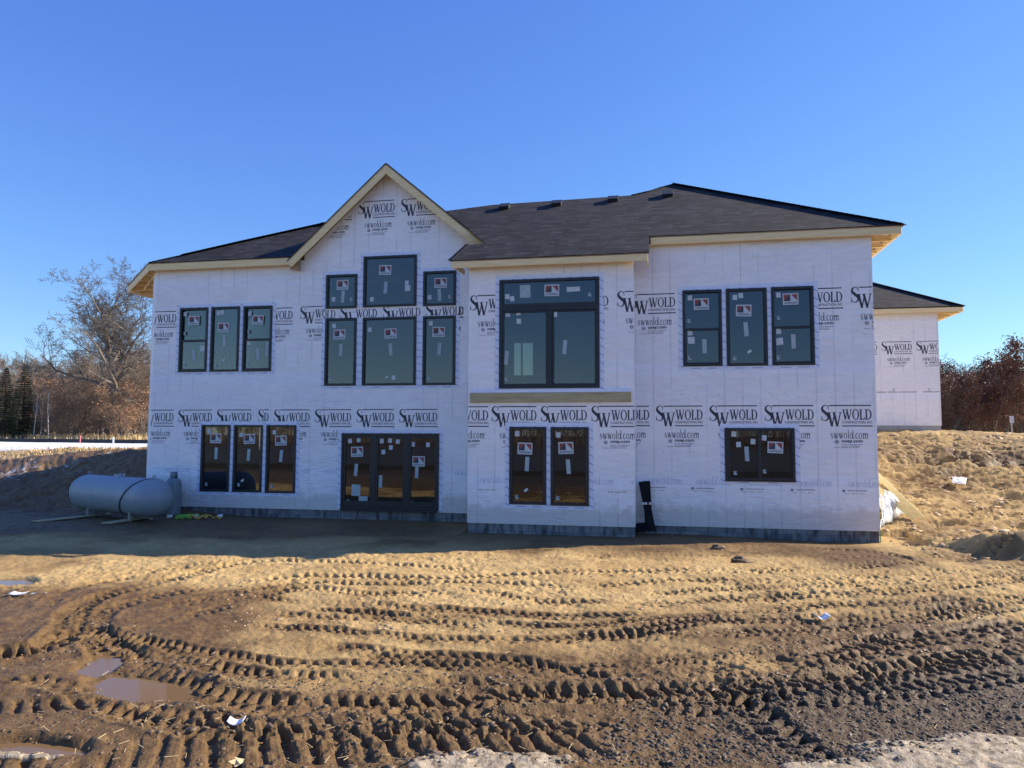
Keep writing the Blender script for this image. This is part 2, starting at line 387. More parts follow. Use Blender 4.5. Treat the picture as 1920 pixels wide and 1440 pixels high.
# ------------------------------------------------------------------ terrain
def base_h(X, Y):
    X = np.asarray(X, float); Y = np.asarray(Y, float)
    h = np.full(X.shape, -0.25)
    # left bank and plateau
    lx = np.maximum(-14.3 - X, 0)
    t = sst(Y, 18.3 + 0.05 * lx, 20.6 + 0.62 * lx)
    hl = 1.62 * t
    hl = hl * sst(X, -11.0, -14.2)
    # right hill
    tr = np.clip((Y - 17.3) / 12.6, 0, 1)
    hr = 2.46 * (0.55 * tr + 0.45 * sst(tr, 0, 1)) * sst(X, 3.6, 5.0)
    hr = hr - 0.035 * np.maximum(X - 10.2, 0) * sst(Y, 20, 30) - 0.6 * sst(Y, 32, 60) * sst(X, 3.6, 5.0)
    # behind the house
    hb = 2.2 * sst(Y, 24.0, 25.2) * sst(X, -14.2, -12.5) * (1 - sst(X, 3.6, 4.8)) - 0.55 * sst(Y, 32, 60) * sst(X, -14.2, -12.5) * (1 - sst(X, 3.6, 4.8))
    h = h + hl + hr + hb
    # far relief behind the camera
    h = h + 0.2 * sst(-Y, 12, 60)
    # spoil ridge on the right
    ax, ay, bx_, by_ = 5.9, 15.0, 10.5, 16.6
    L = math.hypot(bx_ - ax, by_ - ay); ux, uy = (bx_ - ax) / L, (by_ - ay) / L
    s = (X - ax) * ux + (Y - ay) * uy; d = -(X - ax) * uy + (Y - ay) * ux
    cw = 0.5 + 0.75 * np.clip(s - .7, 0, 4); ridge = (0.50 * sst(s, 0.0, 0.7) + 0.2 * sst(s, 1.5, 4)) * np.exp(-np.where(d > 0, (d / 1.2) ** 2, np.abs(d / cw) ** 2.6))
    h = h + ridge
    # hollow against the foundation, slight swell in front
    h = h + 0.05 * np.exp(-((Y - 12.5) / 3.5) ** 2) * sst(X, -12, -4)
    return h
def gh(x, y): return float(base_h(np.array([x]), np.array([y]))[0])

def catmull(pts, n=8):
    P = [np.array(p[:2], float) for p in pts]; P = [2 * P[0] - P[1]] + P + [2 * P[-1] - P[-2]]
    out = []
    for i in range(1, len(P) - 2):
        for k in range(n):
            t = k / n
            out.append(0.5 * ((2 * P[i]) + (-P[i - 1] + P[i + 1]) * t + (2 * P[i - 1] - 5 * P[i] + 4 * P[i + 1] - P[i + 2]) * t * t + (-P[i - 1] + 3 * P[i] - 3 * P[i + 1] + P[i + 2]) * t ** 3))
    out.append(P[-2]); return np.array(out)
# wheel tracks: ground points read off the photograph, width, lug pitch, depth, style
TRK = [
 ([(-200, 1240), (60, 1222), (150, 1190), (200, 1215), (267, 1262), (383, 1297), (500, 1318), (640, 1322), (800, 1318), (1000, 1303), (1200, 1300), (1500, 1285), (1900, 1230)], .42, .15, .070, 0),
 ([(120, 1180), (200, 1192), (300, 1225), (433, 1257), (633, 1274), (820, 1278), (1000, 1292), (1250, 1292)], .30, .135, .045, 0),
 ([(85, 1230), (118, 1185), (150, 1140), (240, 1108), (340, 1085), (470, 1058), (700, 1062), (900, 1075)], .36, .14, .045, 0),
 ([(180, 1190), (190, 1150), (290, 1122), (430, 1098), (600, 1085), (800, 1090), (1000, 1080), (1240, 1075), (1500, 1072), (1700, 1060), (1960, 1040)], .36, .14, .042, 0),
 ([(330, 1165), (420, 1140), (560, 1108), (700, 1118), (860, 1112), (1000, 1128), (1150, 1132)], .32, .13, .04, 0),
 ([(500, 1150), (620, 1158), (780, 1163), (900, 1175), (1010, 1190), (1150, 1190), (1300, 1172), (1480, 1164), (1640, 1158), (1960, 1130)], .30, .125, .045, 0),
 ([(430, 1175), (620, 1185), (820, 1200), (1000, 1202), (1160, 1192), (1320, 1185)], .26, .125, .038, 0),
 ([(1180, 1140), (1330, 1130), (1500, 1122), (1700, 1115), (1960, 1090)], .34, .14, .042, 0),
 ([(1080, 1105), (1250, 1095), (1450, 1092), (1650, 1085), (1960, 1062)], .30, .14, .038, 0),
 ([(1400, 1150), (1560, 1140), (1760, 1135), (1960, 1118)], .30, .14, .045, 0),
 ([(1300, 1262), (1500, 1240), (1700, 1205), (1960, 1170)], .42, .16, .065, 0),
 ([(-200, 1420), (100, 1412), (400, 1405), (700, 1398), (1000, 1392), (1160, 1385)], .60, .18, .050, 1),
 ([(-200, 1330), (60, 1325), (200, 1318), (330, 1345), (520, 1352), (800, 1348), (1100, 1345)], .30, .16, .03, 1),
 ([(600, 1212), (760, 1225), (940, 1238), (1100, 1262), (1300, 1290)], .28, .13, .04, 0),
 ([(450, 1125), (640, 1132), (860, 1146), (1060, 1158), (1240, 1160)], .28, .12, .034, 0),
 ([(1500, 1030), (1650, 1040), (1760, 1075), (1960, 1095)], .30, .14, .035, 0),
 ([(1000, 1048), (1300, 1045), (1560, 1048), (1800, 1045)], .26, .14, .024, 0),
 ([(240, 1200), (420, 1232), (620, 1246), (820, 1248), (1020, 1262), (1180, 1270)], .26, .125, .036, 0),
 ([(560, 1142), (700, 1148), (860, 1160), (980, 1172), (1120, 1176), (1300, 1160), (1500, 1150)], .22, .12, .032, 0),
 ([(300, 1140), (430, 1118), (560, 1098), (720, 1100), (900, 1098), (1080, 1104)], .26, .13, .034, 0),
 ([(1200, 1118), (1420, 1108), (1640, 1100), (1960, 1076)], .26, .13, .036, 0),
 ([(1150, 1200), (1350, 1192), (1550, 1180), (1760, 1160), (1960, 1142)], .26, .13, .034, 0),
 ([(640, 1230), (820, 1238), (1000, 1250), (1200, 1246), (1400, 1225), (1700, 1185)], .20, .11, .024, 0),
 ([(1310, 1275), (1400, 1330), (1500, 1400), (1560, 1460)], .34, .15, .05, 0),
 ([(1500, 1268), (1700, 1250), (1960, 1205)], .40, .16, .06, 0),
 ([(1180, 1330), (1400, 1318), (1650, 1300), (1960, 1262)], .36, .15, .045, 0),
 ([(60, 1170), (110, 1120), (230, 1085), (360, 1062), (480, 1050)], .24, .13, .03, 0),
 ([(-60, 1290), (90, 1280), (200, 1330), (400, 1372), (700, 1372), (1000, 1362), (1200, 1352)], .24, .14, .035, 0),
]
def tracks(X, Y):
    H = np.zeros_like(X); M = np.zeros_like(X)
    for ti, (px, w, pitch, dep, style) in enumerate(TRK):
        pl = catmull([onZ(*p) for p in px], 6)
        seg = pl[1:] - pl[:-1]; ln = np.hypot(seg[:, 0], seg[:, 1]); cum = np.concatenate([[0], np.cumsum(ln)])
        m = (X > pl[:, 0].min() - 1) & (X < pl[:, 0].max() + 1) & (Y > pl[:, 1].min() - 1) & (Y < pl[:, 1].max() + 1)
        idx = np.nonzero(m)[0]; x = X[idx]; y = Y[idx]
        best = np.full(len(idx), 9.0); bs = np.zeros(len(idx)); bt = np.zeros(len(idx))
        for i in range(len(seg)):
            if ln[i] < 1e-6: continue
            ux, uy = seg[i] / ln[i]; dx = x - pl[i, 0]; dy = y - pl[i, 1]
            s = np.clip(dx * ux + dy * uy, 0, ln[i]); t = -dx * uy + dy * ux
            ex = dx - s * ux; ey = dy - s * uy; d = np.hypot(ex, ey)
            u = d < best; best[u] = d[u]; bs[u] = cum[i] + s[u]; bt[u] = np.where(t[u] < 0, -d[u], d[u])
        k = best < w * 1.5; idx = idx[k]; s = bs[k]; t = bt[k]; xx = x[k]; yy = y[k]
        t = t + 0.03 * vnoise(xx * 3, yy * 3, 5 + ti)
        fade = np.clip(0.72 + 0.9 * fbm(xx, yy, 0.8, 2, 40 + ti) + 0.5 * fbm(xx, yy, 3.5, 2, 90 + ti), 0.08, 1.1) * 1.4
        fade = fade * sst(s, 0, 0.5) * sst(cum[-1] - s, 0, 0.5)
        a = np.abs(t) / (w / 2)
        rut = -0.35 * dep * (1 - sst(a, 0.8, 1.15))
        berm = 0.45 * dep * np.exp(-((a - 1.3) / 0.22) ** 2) * (0.6 + 0.6 * fbm(xx, yy, 5, 3, 77))
        if style == 0:
            ph = s / pitch + np.where(t > 0, 0.5, 0) + 0.55 * a + 0.22 * vnoise(xx * 3, yy * 3, 9)
            pr = 0.5 + 0.5 * np.cos(2 * np.pi * ph)
            lug = sst(pr, 0.48, 0.80) * sst(a, 0.06, 0.22) * (1 - sst(a, 0.82, 1.05))
        else:
            ph = s / pitch + 1.0 * t / w + 0.08 * vnoise(xx * 4, yy * 4, 9)
            pr = 0.5 + 0.5 * np.cos(2 * np.pi * ph)
            lug = sst(pr, 0.55, 0.85) * (1 - sst(a, 0.82, 1.05))
        lug = lug * np.clip(0.88 + 0.6 * fbm(xx, yy, 6.0, 3, 120 + ti), 0.2, 1.15)
        crumb = 0.10 * dep * fbm(xx, yy, 24, 2, 130) * (1 - sst(a, 1.2, 1.5))
        H[idx] += crumb + (0.92 if style == 0 else 0.78) * fade * (rut + berm - dep * lug + 0.3 * dep * (1 - sst(a, 0.9, 1.1)) * (pr < 0.3) * 0.5)
        M[idx] = np.maximum(M[idx], fade * (1 - sst(a, 1.0, 1.5)))
    return H, M
PUD = []
for (u, v, rx, ry, an) in ((262, 1286, .62, .33, -.25), (190, 1238, .20, .42, .45), (8, 1088, .6, .3, 0), (60, 1392, .5, .16, 0)):
    p = onZ(u, v); PUD.append((p.x, p.y, rx, ry, an))
def build_ground():
    rs = [0.6, 1.2, 1.8, 2.3, 2.8, 3.3, 3.7, 4.0]
    r = 4.1
    while r < 34: rs.append(r); r += min(r * r / (735 * 2.25) * 0.56, 0.075 if r < 30 else 9)
    while r < 60: rs.append(r); r *= 1.015
    while r < 1500: rs.append(r); r *= 1.12
    rs = np.array(rs)
    # front sector fine, the rest coarse
    c0 = math.atan2(FW.y, FW.x)
    fine = np.linspace(-R(51), R(51), 1430)
    rest = np.linspace(R(51), 2 * math.pi - R(51), 110)[1:-1]
    ang = np.concatenate([fine, rest]) + c0
    A, RRd = np.meshgrid(ang, rs)
    X = (RRd * np.cos(A)).ravel(); Y = (RRd * np.sin(A)).ravel()
    h = base_h(X, Y)
    dd = -sy * X + cy * Y
    near = (dd > 0) & (RRd.ravel() < 60)
    inside = sst(X, -14.3, -14.0) * (1 - sst(X, 4.7, 4.9)) * sst(Y, 17.4, 17.8) * (1 - sst(Y, 24.5, 25))
    n1 = np.zeros_like(X)
    k = near
    x, y = X[k], Y[k]
    rough_ = 0.028 * fbm(x, y, 0.45, 3, 1) + 0.030 * fbm(x, y, 1.7, 4, 2) + 0.016 * fbm(x, y, 6.5, 3, 3) + 0.007 * fbm(x, y, 22, 2, 4)
    # churned, cloddy ground
    churn = sst(fbm(x, y, 0.55, 3, 11), -0.25, 0.35)
    cl = np.abs(fbm(x, y, 5.2, 3, 12)); cl2 = np.abs(fbm(x, y, 11.0, 2, 13))
    rough_ += churn * (0.040 * (0.25 - cl) + 0.020 * (0.25 - cl2))
    # heavy clods on the right bank, spoil ridge and left bank
    hillm = np.clip(sst(x, 4.8, 6.0) * sst(y, 14.5, 17), 0, 1)
    leftm = sst(-x, 14.0, 15) * sst(y, 17.5, 19) * (1 - sst(y, 26, 34))
    g = np.clip(hillm + 0.7 * leftm, 0, 1)
    rough_ += g * (0.20 * fbm(x, y, 0.6, 3, 21) + 0.12 * (0.3 - np.abs(fbm(x * .6, y * 1.5, 1.4, 4, 22))) + 0.07 * fbm(x * .6, y * 1.5, 3.1, 3, 24) + 0.065 * fbm(x * .6, y * 1.4, 7, 3, 23) * (.6 + 1.2 * np.abs(fbm(x, y, .9, 2, 27))) + 0.02 * fbm(x, y, 16, 2, 25))
    rough_ *= 1 - 0.45 * sst(y, 26, 29)
    for (qx, qy, qa, qb, qd) in ((8.6, 25.0, 1.2, .38, .55), (10.6, 24.7, .6, .42, .50), (9.8, 24.5, .35, .3, .4), (6.3, 22.2, .5, .3, .25), (11.2, 21.5, .9, .4, .3), (6.5, 19.0, .7, .35, .25)):
        rough_ -= qd * np.exp(-((x - qx) / qa) ** 2 - ((y - qy - .25 * (x - qx)) / qb) ** 2) * (1 + .5 * fbm(x, y, 2.5, 2, 26))
    rough_ *= (1 - 0.55 * sst(y, 30, 45))
    # smoother wet mud in the lower left, and against the wall
    d_ = dd[k]
    lm = sst(-x, 2.6, 4.0) * (1 - sst(d_, 6.1, 6.9))
    rough_ *= (1 - 0.55 * lm)
    rough_ *= (1 - 0.5 * sst(y, 14.5, 16.0) * (1 - sst(x, 4.2, 5)) * sst(x, -14.5, -14))
    wl_ = np.where(x < -4.3, 18.8, np.where(x < -.43, 16.75, 17.58)); nw = sst(y, wl_ - 1.6, wl_ - .3) * (x > -14.6) * (x < 5.6) * (y < wl_ + .6)
    rough_ = rough_ * (1 - .5 * nw) - nw * (.03 + .08 * sst(x, 0, 4.5))
    n1[k] = rough_
    H, TM = np.zeros_like(X), np.zeros_like(X)
    kk = np.nonzero(near & (RRd.ravel() < 24))[0]
    hh, tm = tracks(X[kk], Y[kk]); H[kk] = hh; TM[kk] = tm
    h = h + n1 + H
    # ripple-edge relief for coarse far land
    far = ~near
    h[far] += 0.05 * fbm(X[far], Y[far], 0.2, 3, 30)
    # puddle hollows
    for (px, py, rx, ry, an) in PUD:
        ca, sa = math.cos(an), math.sin(an)
        ex = ((X - px) * ca + (Y - py) * sa) / rx; ey = (-(X - px) * sa + (Y - py) * ca) / ry
        q = np.sqrt(ex * ex + ey * ey) + 0.25 * fbm(X, Y, 2.5, 3, 50)
        h -= 0.085 * (1 - sst(q, 0.55, 1.25))
    # icy slabs of old snow along the bottom edge
    sn = np.zeros_like(X)
    for (u, v, rx, ry, hh) in ((915, 1440, .58, .26, .07), (1880, 1425, 1.0, .36, .10), (1640, 1446, .75, .16, .06), (40, 1418, .35, .05, .03), (1330, 1462, .35, .10, .03), (60,1118,.25,.06,.0)):
        p = onZ(u, v); ex = ((X - p.x) * cy + (Y - p.y) * sy) / rx; ey = (-(X - p.x) * sy + (Y - p.y) * cy) / ry
        q = np.sqrt(ex * ex + ey * ey) + 0.35 * fbm(X, Y, 2.2, 4, 60)
        s_ = 1 - sst(q, 0.75, 1.05); sn = np.maximum(sn, s_ * (1 if hh > 0 else 0.52)); h = h * (1 - 0.6 * s_ * (hh > 0)) + (-0.25 + hh) * 0.6 * s_ * (hh > 0) + 0.02 * s_ * fbm(X, Y, 7, 3, 61)
    # snow field to the left, far
    fl = sst(-X, 17, 21) * sst(Y, 25.6, 26.8)
    strip = np.clip(fl * (0.70 + 0.65 * fbm(X, Y, 0.12, 3, 70)), 0, 1)
    sn = np.maximum(sn, np.where(Y > 24, strip, 0))
    icep = sst(-X, 14.6, 15.5) * sst(Y, 20.5, 21.5) * (1 - sst(Y, 23.5, 24.5)) * np.clip(0.29 + 0.25 * fbm(X, Y, 0.9, 3, 71), 0, 1)
    sn = np.maximum(sn, icep)
    # moisture, plus painted darkening where noted below
    wet_and_darkening = np.zeros_like(X)
    nz = fbm(X, Y, 0.5, 3, 80)
    wet_and_darkening += 1 - sst(dd + 0.8 * nz, 5.4, 7.6)
    wet_and_darkening += (1 - sst(X + 0.8 * nz, -6.0, -3.6)) * (1 - sst(dd, 8.5, 11.0)) * 0.85
    wet_and_darkening += sst(X + nz, 0.5, 2.6) * (1 - sst(dd, 8.4, 9.3)) * 0.8
    wet_and_darkening += 0.35 * sst(nz, 0.1, 0.5) * (1 - sst(dd, 9, 12))
    wet_and_darkening += 0.8 * leftm_full(X, Y); wet_and_darkening += 0.3 * sst(-dd, -3, 2)
    wet_and_darkening += 0.30 * np.exp(-((X + 8.5) / 2.4) ** 2 - ((dd - 10.2) / 1.2) ** 2)
    wet_and_darkening += 0.36 * TM * sst(13 - dd, 0, 4)
    wet_and_darkening += 0.42 * sst(fbm(X, Y, 0.35, 4, 95), 0.02, 0.45) * (1 - sst(dd, 22, 30)) + 0.30 * sst(fbm(X, Y, 1.3, 3, 97), 0.1, 0.5) * sst(dd, 4, 5) * (1 - sst(dd, 32, 36)) + 0.22 * (1 - sst(dd, 8.3, 10.5))
    wet_and_darkening += 0.75 * sst(Y + 1.2 * nz, 13.2, 15.6) * sst(-X, -5.2, -3.8) * (1 - sst(Y, 20, 21))  # soil by the house darkened so the house's shade reads deeper
    wet_and_darkening = np.clip(wet_and_darkening, 0, 1)
    wet_and_darkening += 0.45 * sst(X, 4.8, 6.0) * sst(Y, 16.5, 18) * np.clip(.55 + 1.3 * fbm(X, Y, 0.8, 4, 99), 0, 1.4) * (1 - sst(dd, 32, 36))
    wet_and_darkening += 0.7 * np.exp(-((X - 6.3) / .9) ** 2 - ((Y - 15.1) / .7) ** 2)  # shade of the spoil mound's near end painted in as a dark patch
    wet_and_darkening += 1.6 * sst(-dd, -2.5, 1)  # unseen ground behind the viewer darkened to dim the lower panes' reflections
    wet_and_darkening += 0.75 * sst(X + 0.8 * nz, -0.4, 1.6) * (1 - sst(dd - 0.25 * X, 6.0, 7.3))
    gr = sst(-X, 18, 20) * sst(Y, 23.8, 24.4) * (1 - sst(Y, 26.0, 26.8)) + sst(Y, 60, 80)
    gr = np.clip(gr, 0, 1) * (1 - np.clip(sn, 0, 1))
    h = h - 0.25 * inside * 0
    V = np.column_stack([X, Y, h])
    nr, na = RRd.shape
    V = np.vstack([V, [[0, 0, -0.25]]])
    ii, jj = np.meshgrid(np.arange(nr - 1), np.arange(na), indexing='ij')
    j2 = (jj + 1) % na
    F = np.stack([ii * na + jj, (ii + 1) * na + jj, (ii + 1) * na + j2, ii * na + j2], -1).reshape(-1, 4)
    me = bpy.data.meshes.new('ground')
    nq = len(F); tri = np.column_stack([np.full(na, len(V) - 1), np.arange(na), (np.arange(na) + 1) % na])
    me.vertices.add(len(V)); me.vertices.foreach_set('co', V.ravel())
    loops = np.concatenate([F.ravel(), tri.ravel()])
    me.loops.add(len(loops)); me.loops.foreach_set('vertex_index', loops)
    me.polygons.add(nq + na)
    me.polygons.foreach_set('loop_start', np.concatenate([np.arange(nq) * 4, nq * 4 + np.arange(na) * 3]))
    me.polygons.foreach_set('loop_total', np.concatenate([np.full(nq, 4), np.full(na, 3)]))
    me.polygons.foreach_set('use_smooth', np.ones(nq + na, bool))
    me.update(calc_edges=True)
    at = me.attributes.new('mix', 'FLOAT_COLOR', 'POINT')
    c = np.ones((len(V), 4)); c[:, 3] = 0; c[:-1, 3] = (dd < 8) & (dd > 0); c[:-1, 0] = wet_and_darkening; c[:-1, 1] = sn; c[:-1, 2] = gr
    at.data.foreach_set('color', c.ravel())
    me.materials.append(MATS['dirt'])
    o = bpy.data.objects.new('ground', me); COL.objects.link(o)
    tag(o, 'churned sandy building-site ground with tyre tracks, mud and old snow', 'ground', kind='structure')
    return rs, X, Y, h
def leftm_full(X, Y): return sst(-X, 13.5, 15) * sst(Y, 16, 19) * (1 - sst(Y, 25, 28)) + 0.3 * sst(-X, 9, 13) * sst(Y, 14, 16) * (1 - sst(Y, 19, 20))
GR = build_ground()
_gx, _gy, _gz = GR[1], GR[2], GR[3]
_near = np.nonzero((_gx ** 2 + _gy ** 2 < 900) & (_gy > 0))[0]
_cells = {}
for i_ in _near: _cells.setdefault((int(_gx[i_] // 0.5), int(_gy[i_] // 0.5)), []).append(i_)
def sh(x, y):
    """true surface height at a point (nearest vertices)"""
    c = _cells.get((int(x // 0.5), int(y // 0.5)))
    if not c: return gh(x, y)
    c = np.array(c); d = (_gx[c] - x) ** 2 + (_gy[c] - y) ** 2
    k = np.argsort(d)[:3]; w = 1 / (d[k] + 1e-5); return float((_gz[c[k]] * w).sum() / w.sum())
# puddles
def disc(px, py, rx, ry, an, z):
    m = MB(); pts = []
    for k in range(40):
        a = 2 * math.pi * k / 40; r = 1.18 + 0.06 * math.sin(3 * a); x = rx * r * math.cos(a); y = ry * r * math.sin(a)
        pts.append((px + x * math.cos(an) - y * math.sin(an), py + x * math.sin(an) + y * math.cos(an), z))
    m.poly(pts); return m
for i, (px, py, rx, ry, an) in enumerate(PUD):
    o = disc(px, py, rx, ry, an, (-0.302, -0.3025, -0.29, -0.305, -0.306, -0.307)[i]).build('puddle', 'puddle_water')
    tag(o, kind='structure')
# ------------------------------------------------------------------ lettering
def bar(x0, y0, x1, y1, w): return [(x0 - w / 2, y0), (x0 + w / 2, y0), (x1 + w / 2, y1), (x1 - w / 2, y1)]
def rect(x0, y0, x1, y1): return [(x0, y0), (x1, y0), (x1, y1), (x0, y1)]
def ringarc(cx, cy_, rx, ry, ix, iy, a0, a1, n=22, ox=0):
    out = []
    for k in range(n):
        p, q = math.radians(a0 + (a1 - a0) * k / n), math.radians(a0 + (a1 - a0) * (k + 1) / n)
        out.append([(cx + rx * math.cos(p), cy_ + ry * math.sin(p)), (cx + rx * math.cos(q), cy_ + ry * math.sin(q)),
                    (cx + ox + ix * math.cos(q), cy_ + iy * math.sin(q)), (cx + ox + ix * math.cos(p), cy_ + iy * math.sin(p))])
    return out
def stroke(pts):
    out = []; L_, R_ = [], []
    for i, (x, y, w) in enumerate(pts):
        a = pts[max(i - 1, 0)]; b = pts[min(i + 1, len(pts) - 1)]
        dx, dy = b[0] - a[0], b[1] - a[1]; l = math.hypot(dx, dy) or 1
        L_.append((x - dy / l * w / 2, y + dx / l * w / 2)); R_.append((x + dy / l * w / 2, y - dx / l * w / 2))
    for i in range(len(pts) - 1): out.append([L_[i], L_[i + 1], R_[i + 1], R_[i]])
    return out
def smooth_pts(ctrl, n=5):
    P = [np.array(c, float) for c in ctrl]; P = [2 * P[0] - P[1]] + P + [2 * P[-1] - P[-2]]; out = []
    for i in range(1, len(P) - 2):
        for k in range(n):
            t = k / n; out.append(tuple(0.5 * ((2 * P[i]) + (-P[i - 1] + P[i + 1]) * t + (2 * P[i - 1] - 5 * P[i] + 4 * P[i + 1] - P[i + 2]) * t * t + (-P[i - 1] + 3 * P[i] - 3 * P[i + 1] + P[i + 2]) * t ** 3)))
    out.append(tuple(P[-2])); return out
def gS(w=0.56):
    c = [(.86, .74, .03), (.80, .90, .05), (.52, .985, .07), (.24, .88, .15), (.20, .70, .22), (.48, .53, .26), (.80, .34, .22), (.80, .14, .15), (.50, .015, .07), (.18, .10, .05), (.10, .28, .03)]
    p = stroke(smooth_pts([(x * w, y, t * 0.72) for x, y, t in c]))
    return p + [rect(.82 * w, .70, .88 * w, .97), rect(.08 * w, .03, .14 * w, .30)], w + .04
def gW(w=1.15):
    k = w / 1.15
    p = [bar(.15 * k, 1, .38 * k, 0, .17), bar(.38 * k, 0, .60 * k, .98, .085), bar(.53 * k, 1, .78 * k, 0, .17), bar(.78 * k, 0, 1.03 * k, .98, .085),
         rect(.0, .965, .34 * k, 1), rect(.45 * k, .968, .72 * k, 1.003), rect(.90 * k, .965, 1.15 * k, 1)]
    return p, w
def gO(w=.78): return ringarc(w / 2, .5, w / 2, .52, w / 2 - .16, .45, 0, 360, 30), w + .03
def gL(w=.58): return [rect(.08, 0, .25, 1), rect(0, .95, .33, 1), rect(0, 0, w, .06), [(w - .2, .03), (w, .0), (w + .01, .27), (w - .02, .27)]], w + .04
def gD(w=.76): return [rect(.08, 0, .25, 1), rect(0, .94, .36, 1), rect(0, 0, .36, .06)] + ringarc(.34, .5, w - .34, .5, w - .50, .43, -90, 90, 20), w + .02
XH = .64
def low(polys, s): return [[(x * s, y * s) for x, y in p] for p in polys]
def lS(): p, w = gS(.62); return low(p, XH), w * XH
def lW(): p, w = gW(1.12); return low(p, XH), w * XH
def lO(): p, w = gO(.78); return low(p, XH), w * XH + .02
def lL(): return [rect(.06, 0, .16, 1), rect(0, .965, .14, 1), rect(0, 0, .23, .03)], .25
def lD(): p, w = lO(); return p + [rect(w - .09, 0, w + .01, 1), rect(w - .17, .965, w, 1), rect(w, 0, w + .06, .03)], w + .08
def lC(): return ringarc(.24, .32, .24, .33, .13, .27, 50, 315, 22), .46
def lM():
    p = []
    for x in (.06, .35, .64): p += [rect(x, 0, x + .1, .58), rect(x - .05, 0, x + .15, .03)]
    for x in (.255, .545): p += ringarc(x, .44, .145, .21, .05, .15, 0, 180, 10)
    return p + [rect(0, .59, .15, .64)], .86
def lP(): return ringarc(.07, .06, .06, .06, .0, .0, 0, 360, 8), .17
def word(fs, sp=.03):
    out = []; x = 0
    for f in fs:
        p, w = f(); out += [[(a + x, b) for a, b in q] for q in p]; x += w + sp
    return out, x - sp
def fit(polys, w, x0, x1, y0, y1):
    sx = (x1 - x0) / w; return [[(x0 + a * sx, y0 + b * (y1 - y0)) for a, b in p] for p in polys]
_FT = {}
def font_polys(text, off=0.0):
    k = (text, off)
    if k in _FT: return _FT[k]
    cu = bpy.data.curves.new('t', 'FONT'); cu.body = text; cu.resolution_u = 3; cu.offset = off
    o = bpy.data.objects.new('t', cu); COL.objects.link(o)
    dg = bpy.context.evaluated_depsgraph_get(); me = bpy.data.meshes.new_from_object(o.evaluated_get(dg))
    ps = [[(me.vertices[i].co.x, me.vertices[i].co.y) for i in p.vertices] for p in me.polygons]
    bpy.data.objects.remove(o); bpy.data.curves.remove(cu); bpy.data.meshes.remove(me)
    xs = [a for p in ps for a, b in p]; ys = [b for p in ps for a, b in p]
    x0, y0 = min(xs), min(ys); sx = max(xs) - x0; sy_ = max(ys) - y0
    _FT[k] = [[((a - x0) / sx, (b - y0) / sy_) for a, b in p] for p in ps]; return _FT[k]
def fitf(ps, x0, x1, y0, y1): return [[(x0 + a * (x1 - x0), y0 + b * (y1 - y0)) for a, b in p] for p in ps]
# the printed block: u to the right from the left edge of the big S, v up from the top bar
def logo_blocks():
    top = []
    p, w = gS(.62); top += fit(p, w - .04, 0.0, .195, -.345, .012)
    p, w = gW(1.15); top += fit(p, w, .13, .455, -.470, -.150)
    top += [rect(.185, -.012, 1.065, .012), rect(.445, -.470, 1.085, -.446)]
    p, w = word([gW, gO, gL, gD], .0); top += fit(p, w, .455, 1.075, -.318, -.085)
    top += fitf(font_polys('CONSTRUCTION, INC.', .014), .445, 1.085, -.412, -.348)
    mid, w = word([lS, lW, lW, lO, lL, lD, lP, lC, lO, lM], .035)
    top += fit(mid, w, .200, .995, -.742, -.548)
    top += fitf(font_polys('oxep.com', .028), .430, .870, -.850, -.775)
    g = []
    g += ringarc(.33, -.815, .045, .04, .030, .028, 0, 360, 14) + ringarc(.33, -.815, .020, .034, .010, .028, 0, 360, 10) + [rect(.29, -.82, .37, -.812), rect(.30, -.85, .36, -.843)]
    rnd = random.Random(4)
    for v, u1 in ((-.882, .86), (-.915, .80), (-.948, .78)):
        u = .43
        while u < u1: w_ = rnd.uniform(.02, .07); g.append(rect(u, v, min(u + w_, u1), v + .013)); u += w_ + .012
    u = .26
    while u < .40: g.append(rect(u, -.948, u + .022, -.936)); u += .03
    return top, g
LOGO, LOGO_G = logo_blocks()
FAINT_W, _w = word([lS, lW, lW, lO, lL, lD, lP, lC, lO, lM], .035)
FAINT = fit(FAINT_W, _w, .215, .985, -.175, 0)
def clip(poly, x0, x1, z0, z1, extra=()):
    """Sutherland-Hodgman against the wall's outline; extra = (a,b,c) half planes a*x+b*z<=c"""
    for (a, b, c) in [(-1, 0, -x0), (1, 0, x1), (0, -1, -z0), (0, 1, z1)] + list(extra):
        out = []
        for i in range(len(poly)):
            p, q = poly[i - 1], poly[i]; dp = a * p[0] + b * p[1] - c; dq = a * q[0] + b * q[1] - c
            if dp <= 0 and dq > 0 or dp > 0 and dq <= 0:
                t = dp / (dp - dq); out.append((p[0] + (q[0] - p[0]) * t, p[1] + (q[1] - p[1]) * t))
            if dq <= 0: out.append(q)
        poly = out
        if len(poly) < 3: return None
    return poly
_lay = [0]
def printat(mb, X, Z, Y, lim, polys, mi, extra=(), s=1.0):
    for p in polys:
        cx = X + s * sum(a for a, b in p) / len(p); cz = Z + s * sum(b for a, b in p) / len(p)
        if any(abs(PL[w_[1]] - Y) < .01 and w_[2] < cx < w_[3] and w_[4] < cz < w_[5] for w_ in WINS): continue
        p = clip([(X + a * s, Z + b * s) for a, b in p], *lim, extra)
        if p:
            _lay[0] = (_lay[0] + 1) % 8
            y = Y - 0.0015 - 0.0002 * _lay[0]
            mb.poly([(a, y, b) for a, b in p], mi)
